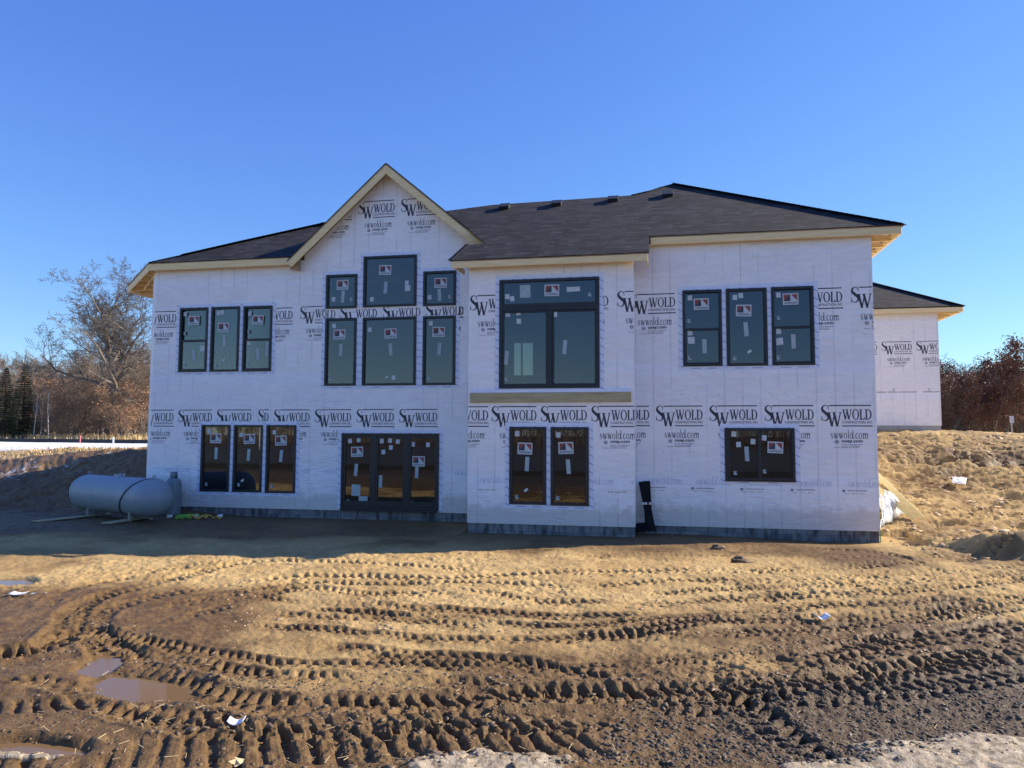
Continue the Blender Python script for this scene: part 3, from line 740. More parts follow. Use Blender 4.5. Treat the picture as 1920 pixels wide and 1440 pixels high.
# ------------------------------------------------------------------ house
YA, YB, YC = 18.8125, 16.75, 17.584
WINS = [('W1','A',-13.364,-12.467,3.757,5.609),('W2','A',-12.369,-11.476,3.756,5.610),('W3','A',-11.363,-10.475,3.749,5.602),
('G1','A',-8.880,-7.961,5.458,6.403),('G2','A',-7.788,-6.257,5.466,6.873),('G3','A',-6.071,-5.154,5.452,6.392),
('G4','A',-8.875,-7.956,3.324,5.187),('G5','A',-7.779,-6.248,3.320,5.178),('G6','A',-6.065,-5.155,3.317,5.173),
('H1','A',-12.558,-11.660,0.388,2.254),('H2','A',-11.554,-10.668,0.387,2.249),('H3','A',-10.561,-9.667,0.379,2.250),
('D','A',-8.330,-5.579,0.015,2.031),
('I1','B',-3.282,-2.420,0.412,2.187),('I2','B',-2.320,-1.448,0.403,2.183),('BB','B',-3.533,-1.195,3.075,5.632),
('J1','C',0.693,1.582,3.611,5.407),('J2','C',1.678,2.588,3.606,5.412),('J3','C',2.683,3.604,3.607,5.417),('S','C',1.599,3.129,0.981,2.177)]
PL = {'A': YA, 'B': YB, 'C': YC}
house = empty('house', (-4.5, 20, 0), None, None)
tag(house, 'two-storey house under construction wrapped in white printed house wrap, dark shingle roof', 'house')
hm = Matrix.Translation((4.5, -20, 0))
def hp(o, parent=None):
    o.parent = parent or house
    if parent is None: o.matrix_parent_inverse = hm
    return o
def wall_mesh(name, x0, x1, z0, z1, Y, holes, ext=(), thick=0.16, prints=None, build=True):
    """front skin with window holes, solid behind, cut to the outline, plus the printing on the wrap"""
    ys = Y
    xs = sorted({x0, x1} | {h[0] for h in holes} | {h[1] for h in holes}); zs = sorted({z0, z1} | {h[2] for h in holes} | {h[3] for h in holes})
    bm = bmesh.new(); V = {}
    def vt(x, z):
        if (x, z) not in V: V[(x, z)] = bm.verts.new((x, ys, z))
        return V[(x, z)]
    for i in range(len(xs) - 1):
        for j in range(len(zs) - 1):
            cx, cz = (xs[i] + xs[i + 1]) / 2, (zs[j] + zs[j + 1]) / 2
            if any(h[0] < cx < h[1] and h[2] < cz < h[3] for h in holes): continue
            bm.faces.new([vt(xs[i], zs[j]), vt(xs[i + 1], zs[j]), vt(xs[i + 1], zs[j + 1]), vt(xs[i], zs[j + 1])])
    for (a, b, c) in ext:
        n_ = Vector((a, 0, b)).normalized(); k = c / math.hypot(a, b)
        bmesh.ops.bisect_plane(bm, geom=bm.verts[:] + bm.edges[:] + bm.faces[:], plane_co=n_ * k + Vector((0, ys, 0)), plane_no=n_, clear_outer=True)
    r = bmesh.ops.extrude_face_region(bm, geom=bm.faces[:])
    vs = [g for g in r['geom'] if isinstance(g, bmesh.types.BMVert)]
    bmesh.ops.translate(bm, vec=(0, thick, 0), verts=vs)
    bmesh.ops.recalc_face_normals(bm, faces=bm.faces[:])
    mb = MB(); bm.verts.index_update()
    mb.v = [tuple(v.co) for v in bm.verts]; mb.f = [tuple(v.index for v in f.verts) for f in bm.faces]; mb.m = [0] * len(mb.f)
    bm.free()
    if prints: prints(mb)
    return mb
def rows(mb, Y, lim, xs, z, mi=1, extra=()):
    for X in xs:
        printat(mb, X, z, Y, lim, LOGO, mi, extra); printat(mb, X, z, Y, lim, LOGO_G, 2, extra)
def specks(mb, Y, lim, n, seed, extra=()):
    rnd = random.Random(seed)
    for k in range(n):
        x, z = rnd.uniform(lim[0], lim[1]), rnd.uniform(lim[2], lim[3])
        if rnd.random() < .5: z = rnd.choice((2.95, 2.86, 4.3, 0.9, 5.75, 1.6)) + rnd.uniform(-.03, .03)
        printat(mb, x, z, Y, lim, [rect(0, 0, .018, .010)], 2, extra)
WM = ['house_wrap', 'print_ink', 'print_grey', 'print_faint']
PER = 1.2163
hl = {'A': [], 'B': [], 'C': []}
for n_, p_, x0, x1, z0, z1 in WINS: hl[p_].append((x0 + .02, x1 - .02, z0 + .02, z1 - .02))
# left wall with the gable: gable rakes limit it above the eaves
GPK = (-7.06, 9.27); GL = (-9.83, 6.76); GRt = (-4.25, 6.90)
mL = (GPK[1] - GL[1]) / (GPK[0] - GL[0]); mR = (GPK[1] - GRt[1]) / (GPK[0] - GRt[0])
rakeL = (-mL, 1, GPK[1] - .03 - mL * GPK[0]); rakeR = (-mR, 1, GPK[1] - .03 - mR * GPK[0])
def prA(mb):
    lim = (-14.19, -4.27, -.03, 9.3)
    # lower row
    rows(mb, YA, lim, [-13.457 - 1.085 + PER * k for k in range(3)], 2.672)
    printat(mb, -10.84, 2.675, YA, (-10.86, -10.67, 2, 9), LOGO, 1); printat(mb, -11.585, 2.675, YA, (-10.66, -10.46, 2, 9), LOGO, 1)
    rows(mb, YA, lim, [-9.2755 - 1.085 + PER * k for k in range(4)], 2.668)
    # upper row
    rows(mb, YA, (-14.19, -13.40, 0, 9), [-13.478 - 1.085], 5.525)
    rows(mb, YA, (-10.45, -9.75, 0, 9), [-9.852 - 1.085], 5.522)
    rows(mb, YA, (-9.72, -8.90, 0, 9), [-9.649], 5.535)
    rows(mb, YA, (-8.95, -5.10, 5.19, 5.455), [-9.66, -8.452, -7.218, -6.00], 5.50)
    rows(mb, YA, (-5.1, -4.95, 4, 9), [-6.00], 5.50); printat(mb, -6.02, 5.5, YA, (-5.08, -4.80, 4, 9), LOGO, 1)
    ex = ((-mL, 1, rakeL[2] - .12), (-mR, 1, rakeR[2] - .12))
    rows(mb, YA, (-9.4, -8.08, 5, 9.3), [-8.152 - 1.085], 8.40, extra=ex)
    rows(mb, YA, (-8.1, -5.0, 5, 9.3), [-7.985, -6.745], 8.42, extra=ex)
    rows(mb, YA, (-6.0, -4.3, 5, 7.70), [-5.52], 8.42, extra=ex)
    for k in range(8): printat(mb, -13.9 + 1.2163 * k, 1.10, YA, (-14, -4.4, .7, 1.3), FAINT, 3)
    specks(mb, YA, (-14.1, -4.4, 0.1, 6.4), 130, 3)
def prB(mb):
    lim = (-4.27, -.425, -.03, 5.93)
    rows(mb, YB, lim, [-4.86, -3.719, -2.56, -1.398], 2.655)
    rows(mb, YB, (-4.27, -3.55, 4, 5.9), [-4.255], 5.282); rows(mb, YB, (-1.12, -.425, 4, 5.9), [-2.06, -.80], 5.268)
    for k in range(4): printat(mb, -4.2 + 1.16 * k, 1.06, YB, lim, FAINT, 3)
    for x in (-4.05, -2.2, -1.05): printat(mb, x, .72, YB, lim, [rect(.03 * i, 0, .03 * i + .02, .02) for i in range(16) if i % 5], 2)
    specks(mb, YB, (-4.2, -.5, 0.1, 5.8), 60, 5)
def prC(mb):
    lim = (-.41, 4.86, -.09, 6.45)
    rows(mb, YC, lim, [-.0859 - 1.085 + PER * k for k in range(5)], 2.685)
    rows(mb, YC, (-.41, .62, 4, 6), [-.545], 5.345); rows(mb, YC, (3.68, 4.86, 4, 6), [3.15, 4.395], 5.352)
    for k in range(5): printat(mb, -.35 + 1.09 * k, 1.045, YC, lim, FAINT, 3)
    for k in range(5):
        x = -.35 + 1.09 * k
        printat(mb, x, .78, YC, lim, [rect(.10, -.02, .16, .03)] + [rect(.22 + .04 * i, 0, .25 + .04 * i, .02) for i in range(10)] + [rect(.10 + .04 * i, -.06, .13 + .04 * i, -.05) for i in range(12) if i % 4], 2)
    specks(mb, YC, (-.3, 4.8, 0.1, 6.3), 150, 7)
FM = 0.667
def wall_part(nm, mb, lab=None, mats=WM):
    o = hp(mb.build(nm, mats)); 
    if lab: o['label'] = lab
    return o
SPL = -9.55
def wall_A(mb):
    pass
wl1 = wall_mesh('wall', -14.20, SPL, -.05, 6.86, YA, [h for h in hl['A'] if h[0] < SPL], (), prints=None)
wl2 = wall_mesh('wall', SPL, -4.265, -.05, 9.3, YA, [h for h in hl['A'] if h[0] > SPL], (rakeL, rakeR), prints=prA)
b_ = len(wl1.v); wl1.v += wl2.v; wl1.f += [tuple(i + b_ for i in f) for f in wl2.f]; wl1.m += wl2.m
wall_part('wall', wl1, 'left wall with the tall gable')
wall_part('wall', wall_mesh('wall', -4.275, -.42, -.04, 5.99, YB, hl['B'], (), prints=prB), 'projecting middle bay wall')
wall_part('wall', wall_mesh('wall', -.42 - .16, 4.87, -.09, 6.56, YC, hl['C'], (), prints=prC), 'right-hand wall')
mb = MB()
mb.box(-4.272, -4.11, YB + .16, YA - .002, -.04, 6.0); mb.box(-.58, -.423, YB + .16, YC - .002, -.04, 5.985)
mb.box(4.71, 4.868, YC + .16, 24.9, -.3, 6.50); mb.box(-14.2, 4.868, 24.9, 25.06, -.3, 4.05); 
wl_, wr_ = onY(958, 640, 24.9), onY(1006, 712, 24.9)
mb.box(-14.2, wl_.x, 24.9, 25.06, 4.052, 6.3); mb.box(wr_.x, 4.868, 24.9, 25.06, 4.052, 6.3)
mb.box(wl_.x, wr_.x, 24.9, 25.06, 4.052, wr_.z); mb.box(wl_.x, wr_.x, 24.9, 25.06, wl_.z, 6.3)
mb.box(-14.42, -14.26, 19.0, 24.9, -.3, 6.80)
mb.poly([(-14.2, YA, -.05), (-14.2, YA, 6.83), (-14.42, 19.03, 6.83), (-14.42, 19.03, -.05)][::-1]); mb.poly([(-14.2, YA + .14, -.05), (-14.2, YA + .14, 6.8), (-14.30, 19.03, 6.8), (-14.30, 19.03, -.05)])
wall_part('wall', mb, 'side and rear walls')
# foundation of concrete block, set back a little under the wrap
mb = MB()
mb.box(-14.16, -4.31, YA + .02, YA + .2, -.9, -.052); mb.box(-4.255, -.44, YB + .02, YB + .2, -.9, -.042); mb.box(-.40, 4.85, YC + .02, YC + .2, -.9, -.092)
mb.box(-4.252, -4.07, YB + .2, YA + .018, -.9, -.043); mb.box(-.62, -.441, YB + .2, YC + .018, -.9, -.043); mb.box(4.67, 4.848, YC + .2, 24.9, -.9, -.31)
mb.box(-14.40, -14.24, 19.05, 24.9, -.9, -.31)
hp(mb.build('foundation', 'concrete_block', uv=True))
# floors, ceiling and a few studs inside
mb = MB(); mb.box(-14.1, 4.7, YA + .17, 24.85, -.2, -.06); mb.box(-4.1, 4.7, YC + .17, YA + .168, -.2, -.06); mb.box(-4.1, -.6, YB + .17, YC + .168, -.2, -.06)
hp(mb.build('basement_floor', 'concrete'))
mb = MB(); mb.box(-14.1, 4.7, YA + .17, 24.85, 2.72, 3.0); mb.box(-4.1, 4.7, YC + .17, YA + .168, 2.72, 3.0); mb.box(-4.1, -.6, YB + .17, YC + .168, 2.72, 3.0)
hp(mb.build('upper_floor', 'stud_wood'))
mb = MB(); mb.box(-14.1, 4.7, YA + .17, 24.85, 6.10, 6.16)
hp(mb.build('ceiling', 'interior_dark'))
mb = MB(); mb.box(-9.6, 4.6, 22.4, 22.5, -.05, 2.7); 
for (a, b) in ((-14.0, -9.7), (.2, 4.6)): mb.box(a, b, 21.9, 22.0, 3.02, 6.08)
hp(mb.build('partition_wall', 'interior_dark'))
mb = MB()
for x in np.arange(-13.8, 4.6, .61): mb.box(x, x + .04, 21.0, 21.09, 3.01, 6.09); 
for x in np.arange(-13.6, 4.6, .61): mb.box(x, x + .04, 20.6, 20.69, -.05, 2.7)
for x in np.arange(-4.0, -.7, .41): mb.box(x, x + .04, 22.2, 22.29, 3.01, 6.09) if not (-3.4 < x < -1.4) else None
hp(mb.build('stud_wall', 'stud_wood'))

# windows
def frame_mb(x0, x1, z0, z1, Y, fw=.062, out=.035, depth=.12, mi=0, mb=None, bottom=None):
    mb = mb or MB(); b_ = bottom or fw
    mb.box(x0, x0 + fw, Y - out, Y + depth, z0, z1, mi); mb.box(x1 - fw, x1, Y - out, Y + depth, z0, z1, mi)
    mb.box(x0 + fw, x1 - fw, Y - out, Y + depth, z1 - fw, z1, mi); mb.box(x0 + fw, x1 - fw, Y - out, Y + depth, z0, z0 + b_, mi)
    return mb
def brand_sticker(mb, x, z, Y, w=.33, h=.24, rot=0.0):
    """white card: split square, peak, maker's name"""
    def P(pts, mi, dy):
        c, s = math.cos(rot), math.sin(rot)
        mb.poly([(x + a * c - b * s, Y - dy, z + a * s + b * c) for a, b in pts], mi)
    hw, hh = w / 2, h / 2
    P([(-hw, -hh), (hw, -hh), (hw, hh), (-hw, hh)], 0, .001)
    l, r_, t, b0 = -hw * .86, hw * .86, hh * .80, -hh * .35
    P([(l, b0), (-.005, t), (l, t)], 2, .002); P([(l, b0), (-.005, b0), (-.005, t)], 3, .0022)
    P([(.012, t), (r_, b0), (r_, t)], 2, .002)
    for p in fitf(font_polys('ANDERSEN', .02), l, r_, -hh * .82, -hh * .5): P(p, 3, .002)
def card(mb, x, z, Y, w, h, rot=0, mi=0):
    c, s = math.cos(rot), math.sin(rot)
    mb.poly([(x + a * c - b * s, Y - .0012, z + a * s + b * c) for a, b in ((-w / 2, -h / 2), (w / 2, -h / 2), (w / 2, h / 2), (-w / 2, h / 2))], mi)
def pt(pl, u, v): q_ = onY(u, v, PL[pl]); return q_.x, q_.z
SM = ['sticker_white', 'sticker_pale', 'sticker_red', 'sticker_dark']
gapW = {'W1': (.10, .049), 'W2': (.049, .053), 'W3': (.053, .10), 'H1': (.10, .053), 'H2': (.053, .053), 'H3': (.053, .10), 'I1': (.10, .05), 'I2': (.05, .10), 'J1': (.10, .048), 'J2': (.048, .047), 'J3': (.047, .10),
        'G1': (.10, .085), 'G2': (.085, .092), 'G3': (.092, .10), 'G4': (.10, .085), 'G5': (.085, .09), 'G6': (.09, .10)}
STK = {  # stickers: (kind, u, v) photo points; kind b=brand s=strip c=card t=tag
 'W1': [('b', 363, 601), ('c', 347, 589), ('s', 363, 666), ('c2', 379, 653), ('t', 346, 625), ('t', 346, 685)], 'W2': [('b', 418.5, 614), ('c', 409, 587), ('c', 416, 585.5), ('s', 420, 638), ('w', 419, 675), ('t', 405, 686)],
 'W3': [('b', 483, 600), ('c', 468, 588), ('s', 483, 664), ('l', 500, 655), ('t', 466, 622), ('t', 465, 684), ('c', 466, 643)],
 'G1': [('b', 642, 534), ('s', 642.5, 556), ('c', 625, 561), ('t', 658, 561)], 'G2': [('b', 722, 506), ('s', 722.5, 539), ('c', 697, 561), ('c', 762.5, 530), ('c2', 764, 540)],
 'G3': [('b', 826, 530), ('s', 823.5, 553), ('c', 805, 557), ('t', 843, 556)], 'G4': [('b', 636, 627), ('c', 626, 611), ('s', 638.5, 656), ('t', 620, 710)],
 'G5': [('b', 732, 625), ('c', 693, 618), ('s', 732, 655), ('w', 725, 707), ('c', 737.5, 708)], 'G6': [('b', 822, 622), ('c', 807.5, 606), ('s', 823.5, 654), ('t', 804.5, 709)],
 'H1': [('b', 404, 822), ('c', 391.5, 808.5), ('s', 404.5, 850), ('t', 386, 908)], 'H2': [('b', 467, 823), ('c', 451.5, 815.5), ('s', 465.5, 853), ('w', 454, 901), ('t', 447, 909)],
 'H3': [('b', 526, 826), ('c', 514, 810.5), ('s', 526.5, 855), ('t', 509, 912)],
 'D': [('b', 669, 847), ('b', 784.5, 865), ('s', 667, 881), ('s', 781, 885), ('c', 656, 827), ('c', 672, 825), ('c', 715.5, 827), ('c', 731, 826), ('c', 745.5, 828), ('c', 732.5, 839), ('c', 718.5, 847.5), ('c', 774, 833), ('c', 802, 834), ('s', 713, 903), ('p', 667, 919), ('p', 680.5, 941), ('t', 652, 940), ('t', 771, 943)],
 'I1': [('b', 984, 841), ('c', 969.5, 813), ('s', 988, 870), ('w', 986, 919), ('t', 969, 932)], 'I2': [('b', 1061, 840), ('c', 1046.5, 815.5), ('s', 1065.5, 875), ('t', 1046, 934)],
 'BB': [('b', 1034.5, 544), ('p', 984.5, 546), ('h', 1075, 542), ('c', 951, 556), ('c', 960, 560), ('t', 1106, 552), ('c', 952, 589), ('c', 971.5, 586), ('c', 972.5, 602), ('c', 1040.5, 589.5), ('s', 949, 671), ('s', 1059, 651), ('t', 949, 711), ('t', 1038, 710)],
 'J1': [('b', 1315, 570), ('c', 1293.5, 558.5), ('t', 1292, 602), ('c', 1294, 624), ('c2', 1296, 638), ('s', 1321, 649), ('t', 1293, 671)], 'J2': [('b', 1394.5, 582), ('c', 1378, 557.5), ('c', 1389, 554), ('s', 1399, 617), ('w', 1405.5, 659), ('t', 1378, 672)],
 'J3': [('b', 1482.5, 560.5), ('c', 1459.5, 553), ('t', 1460, 596), ('c', 1460, 621), ('c2', 1462, 640), ('s', 1488, 640), ('t', 1460, 670)],
 'S': [('B', 1454, 839), ('c', 1376, 813.5), ('c', 1385, 833.5), ('c', 1412, 828), ('s', 1400.5, 851), ('c', 1433, 821), ('t', 1434, 884), ('t', 1379, 887)]}
rnd = random.Random(11)
for (nm, pl, x0, x1, z0, z1) in WINS:
    Y = PL[pl]
    mb = frame_mb(x0, x1, z0, z1, Y)
    panes = []
    gy = Y + .018
    if nm in ('W1', 'W3', 'J1', 'J3'):
        zm = z0 + (z1 - z0) * (.485 if nm[0] == 'W' else .483)
        mb.box(x0 + .06, x1 - .06, Y - .018, Y + .10, zm - .028, zm + .028)
        mb.box(x0 + .062, x0 + .085, Y - .012, Y + .1, z0 + .062, zm - .028); mb.box(x1 - .085, x1 - .062, Y - .012, Y + .1, z0 + .062, zm - .028); mb.box(x0 + .085, x1 - .085, Y - .012, Y + .1, z0 + .062, z0 + .09)
        panes = [(x0 + .085, x1 - .085, z0 + .09, zm - .028, gy), (x0 + .062, x1 - .062, zm + .028, z1 - .062, gy + .03)]
    elif nm == 'BB':
        zt = onY(960, 577, Y).z
        mb.box(x0 + .06, x1 - .06, Y - .03, Y + .11, zt - .085, zt + .085)
        mb.box(x0 + .2, x1 - .2, Y - .036, Y - .03, zt - .008, zt + .004)
        xm = onY(1031, 650, Y).x
        mb.box(xm - .045, xm + .045, Y - .026, Y + .1, z0 + .062, zt - .085)
        for a, b, dy in ((x0 + .062, xm - .045, 0), (xm + .045, x1 - .062, .02)):
            mb.box(a, a + .05, Y - .015 + dy, Y + .09, z0 + .062, zt - .085); mb.box(b - .05, b, Y - .015 + dy, Y + .09, z0 + .062, zt - .085)
            mb.box(a + .05, b - .05, Y - .015 + dy, Y + .09, z0 + .062, z0 + .11); mb.box(a + .05, b - .05, Y - .015 + dy, Y + .09, zt - .125, zt - .085)
            panes.append((a + .05, b - .05, z0 + .11, zt - .125, gy + dy))
        mb.box(x0 + .062, x0 + .1, Y - .02, Y + .09, zt + .085, z1 - .062); mb.box(x1 - .1, x1 - .062, Y - .02, Y + .09, zt + .085, z1 - .062)
        panes.append((x0 + .1, x1 - .1, zt + .085, z1 - .062, gy))
    elif nm == 'S':
        xm = onY(1424.5, 850, Y).x
        mb.box(xm - .04, xm + .04, Y - .02, Y + .1, z0 + .062, z1 - .062)
        mb.box(x0 + .062, x0 + .12, Y - .01, Y + .1, z0 + .062, z1 - .062); mb.box(x1 - .09, x1 - .062, Y - .01, Y + .1, z0 + .062, z1 - .062)
        mb.box(x0 - .005, x1 + .005, Y - .05, Y - .001, z0 - .02, z0 - .002)
        panes = [(x0 + .12, xm - .04, z0 + .062, z1 - .062, gy), (xm + .04, x1 - .09, z0 + .062, z1 - .062, gy + .02)]
    elif nm == 'D':
        for u in (701, 763):
            xm = onY(u, 880, Y).x; mb.box(xm - .062, xm + .062, Y - .02, Y + .1, z0 + .06, z1 - .062)
        e = [x0 + .062, onY(701, 880, Y).x - .062, onY(701, 880, Y).x + .062, onY(763, 880, Y).x - .062, onY(763, 880, Y).x + .062, x1 - .062]
        for i in (0, 2, 4):
            a, b = e[i], e[i + 1]
            mb.box(a, a + .055, Y - .012, Y + .09, z0 + .062, z1 - .062); mb.box(b - .055, b, Y - .012, Y + .09, z0 + .062, z1 - .062)
            mb.box(a + .055, b - .055, Y - .012, Y + .09, z0 + .062, z0 + .2); mb.box(a + .055, b - .055, Y - .012, Y + .09, z1 - .13, z1 - .062)
            panes.append((a + .055, b - .055, z0 + .2, z1 - .13, gy))
        mb.box(x0 + .02, x1 - .02, Y - .10, Y - .036, z0 - .06, z0 - .002)
    else:
        mb.box(x0 + .062, x0 + .082, Y - .012, Y + .1, z0 + .062, z1 - .062); mb.box(x1 - .082, x1 - .062, Y - .012, Y + .1, z0 + .062, z1 - .062)
        panes = [(x0 + .082, x1 - .082, z0 + .062, z1 - .062, gy)]
    w = hp(mb.build('patio_door' if nm == 'D' else 'window', 'frame_black')); bevel(w, .004)
    for (a, b, c, d, y) in panes:
        g = MB(); g.poly([(a, y, c), (b, y, c), (b, y, d), (a, y, d)]); g.poly([(a, y + .006, c), (a, y + .006, d), (b, y + .006, d), (b, y + .006, c)])
        hp(g.build('glass', 'window_glass'), w)
    ypane = min(p[4] for p in panes) - .002
    k_ = 1.0
    for (kd, u, v) in STK.get(nm, ()):
        q_ = onY(u, v, Y); ro = rnd.uniform(-.05, .05); sm = MB()
        if kd == 'b': brand_sticker(sm, q_.x, q_.z, ypane, .345, .27, ro)
        elif kd == 'B': brand_sticker(sm, q_.x, q_.z, ypane, .34, .26, ro)
        elif kd == 's': card(sm, q_.x, q_.z, ypane, .095, .33, ro * 2, 1)
        elif kd == 'h': card(sm, q_.x, q_.z, ypane, .31, .11, ro, 0)
        elif kd == 'c': card(sm, q_.x, q_.z, ypane, .105, .12, ro * 2, 0)
        elif kd == 'c2': card(sm, q_.x, q_.z, ypane - .001, .15, .16, ro * 3, 0)
        elif kd == 'p': card(sm, q_.x, q_.z, ypane, .25, .30, ro * .5, 1)
        elif kd == 'l': card(sm, q_.x, q_.z, ypane, .08, .42, ro, 1)
        elif kd == 'w': card(sm, q_.x, q_.z, ypane, .10, .055, .6, 0)
        elif kd == 't':
            card(sm, q_.x, q_.z, ypane, .075, .09, ro * 3, 1); card(sm, q_.x + .02, q_.z + .015, ypane - .001, .025, .04, 0, 3)
        hp(sm.build({'b': 'brand_sticker', 'B': 'brand_sticker', 's': 'paper_strip', 'h': 'paper_strip', 'l': 'paper_strip'}.get(kd, 'sticker'), SM), w)
    # flashing tape round the opening, with its slanting print
    t = MB(); ty0, ty1 = Y - .007, Y - .003
    l_, r_ = gapW.get(nm, (.10, .10))
    top_, bot_ = .10, .085
    if nm in ('G1', 'G3'): bot_ = .0
    if nm == 'G2': bot_ = .0
    if nm in ('G4', 'G5', 'G6'): top_ = .0
    if nm == 'D': bot_ = .0
    lo = z0 - (bot_ + .07 if l_ >= .1 else bot_); hi = z1 + (top_ + .04 if l_ >= .1 else top_)
    t.box(x0 - l_, x0 - .001, ty0, ty1, z0 - bot_, z1 + top_); t.box(x1 + .001, x1 + r_, ty0, ty1, z0 - bot_, z1 + top_)
    if top_: t.box(x0 - .001, x1 + .001, ty0, ty1, z1 + .001, z1 + top_)
    if bot_ : t.box(x0 - .001, x1 + .001, ty0, ty1, z0 - bot_, z0 - .001)
    for (a, b) in ((x0 - l_, x0 - .002), (x1 + .002, x1 + r_)):
        z = z0 - bot_ + .05
        while z < z1 + top_ - .08:
            t.poly([(a, ty0 - .001, z + .07), (a, ty0 - .001, z + .055), (b, ty0 - .001, z), (b, ty0 - .001, z + .015)][::1], 1); z += .19
    x = x0 + .03
    while top_ and x < x1 - .1:
        t.poly([(x, ty0 - .001, z1 + .012), (x + .05, ty0 - .001, z1 + .004), (x + .06, ty0 - .001, z1 + .01), (x + .01, ty0 - .001, z1 + .02)], 1); x += .27
    if bot_:
        for fx in (.2, .62) if x1 - x0 > .8 else (.3,):
            xx = x0 + (x1 - x0) * fx; 
            for q_ in range(7): t.poly([(xx + q_ * .032, ty0 - .001, z0 - .055 + .004 * (q_ % 2)), (xx + q_ * .032 + .024, ty0 - .001, z0 - .055), (xx + q_ * .032 + .026, ty0 - .001, z0 - .04), (xx + q_ * .032 + .004, ty0 - .001, z0 - .036)], 1)
    hp(t.build('flashing_tape', ['tape_white', 'tape_line']), w)
# rear window seen through the house
w = hp(frame_mb(wl_.x, wr_.x, wr_.z, wl_.z, 24.95, fw=.05).build('window', 'frame_black')); 
g = MB(); g.poly([(wl_.x, 25.0, wr_.z), (wr_.x, 25.0, wr_.z), (wr_.x, 25.0, wl_.z), (wl_.x, 25.0, wl_.z)]); hp(g.build('glass', 'window_glass'), w)
# ledger board under the big window
mb = MB(); mb.box(-4.222, -.49, YB - .045, YB - .003, 2.752, 2.975)
for k in range(14): mb.box(-4.1 + k * .27, -4.085 + k * .27, YB - .05, YB - .0451, 2.80 + .12 * (k % 2), 2.815 + .12 * (k % 2), 1)
o = hp(mb.build('ledger_board', ['treated_lumber', 'print_ink'])); bevel(o, .004)
mb = MB(); mb.box(-4.20, -.52, YB - .03, YB - .003, 2.98, 3.05); hp(mb.build('flashing_strip', 'tape_white'))

# roof
def rz(y): return 6.68 + FM * (y - 17.4)
def rp(u, v): p = onP(u, v, 6.68, 17.4, FM); return (p.x, p.y, p.z)
apex, notch, rid1, rid0 = rp(1265, 346), rp(1185, 367.5), rp(922, 385.5), rp(885, 395.5)
low_ = rp(845, 399.5)
YBE = onP(1212, 474, 6.68, 17.4, FM).y
cL, cR = (-.06, 17.4, rz(17.4)), (5.50, 17.4, rz(17.4))
bL, bR = (-4.68, YBE, rz(YBE)), (-.06, YBE, rz(YBE))
roof = MB()
v1_, v2_ = rp(893, 442), rp(858, 414)
valley = [(-4.50, 17.38), (-4.02, 17.42), v1_[:2], v2_[:2], (-6.6, 19.7)]
fpts = [bL, bR, cL, cR, apex, rp(1235, 354), rp(1215, 360.5), notch, rid1, rid0, low_] + [(-6.6, low_[1], rz(low_[1]))] + [(x, y, rz(y)) for x, y in valley[::-1][1:]]
roof.poly(fpts)
# back and side slopes
yb = 2 * apex[1] - 17.4
roof.poly([cR, (5.50, yb, cR[2]), apex]); roof.poly([(5.50, yb, cR[2]), (-6.4, yb, cR[2]), (-6.4, apex[1] + .9, apex[2] - .55), (notch[0], apex[1] + .75, notch[2]), apex])
roof.poly([apex, (notch[0], apex[1] + .75, notch[2]), notch, rp(1215, 360.5), rp(1235, 354)])
roof.poly([notch, (notch[0], apex[1] + .75, notch[2]), (-6.4, apex[1] + .75, low_[2]), (-6.4, low_[1], low_[2]), low_, rid0, rid1])
roof.poly([(-4.50, 17.38, rz(17.38)), (-4.02, 17.42, rz(17.42)), (-4.20, 18.47, 6.86), (-4.95, 18.78, 6.50)][::-1])
# left roof
def rz2(y): return 6.905 + FM * (y - 18.6)
def rp2(u, v): p = onP(u, v, 6.905, 18.6, FM); return (p.x, p.y, p.z)
c1 = (-14.30, 18.6, 6.905); c2 = tuple(onZ(239, 536, 6.905)); top2 = rp2(605, 421)
ridge2 = (-6.0, top2[1], top2[2])
roof.poly([c1, (-9.84, 18.6, 6.905), (-9.60, 18.79, rz2(18.79)), ridge2, top2, rp2(440, 457.5), rp2(340, 480.5)])
roof.poly([c1, rp2(340, 480.5), rp2(440, 457.5), top2, c2]); b2 = (c2[0], 23.9, 6.905)
roof.poly([c2, top2, b2]); roof.poly([b2, top2, ridge2, (-6.0, 23.9, 6.905)])
# gable
gy0, gy1 = 18.46, 22.4
roof.poly([(GPK[0], gy0, GPK[1] + .06), (GPK[0], gy1, GPK[1] + .06), (GL[0] - .06, gy1, GL[1]), (GL[0] - .06, gy0, GL[1])])
roof.poly([(GPK[0], gy0, GPK[1] + .06), (GRt[0] + .02, gy0, GRt[1] + .04), (GRt[0] + .02, 17.9 + .6, GRt[1] + .04), (GPK[0], gy1, GPK[1] + .06)])
bm_v, bm_f = list(roof.v), list(roof.f)
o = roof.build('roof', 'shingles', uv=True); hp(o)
# orient normals up and thicken: shingles over roof sheathing
bm = bmesh.new(); bm.from_mesh(o.data)
for f in bm.faces:
    if f.normal.z < 0: f.normal_flip()
bm.to_mesh(o.data); bm.free()
for l_ in list(o.data.uv_layers): o.data.uv_layers.remove(l_)
planar_uv(o.data)
md = o.modifiers.new('thickness', 'SOLIDIFY'); md.thickness = .02; md.offset = 1
me2 = o.data.copy(); me2.materials.clear(); me2.materials.append(MATS['plywood'])
s2 = bpy.data.objects.new('sheathing', me2); COL.objects.link(s2); hp(s2)
md = s2.modifiers.new('thickness', 'SOLIDIFY'); md.thickness = .016; md.offset = -1
s2.location = (4.5 - 4.5, 0, -.003)
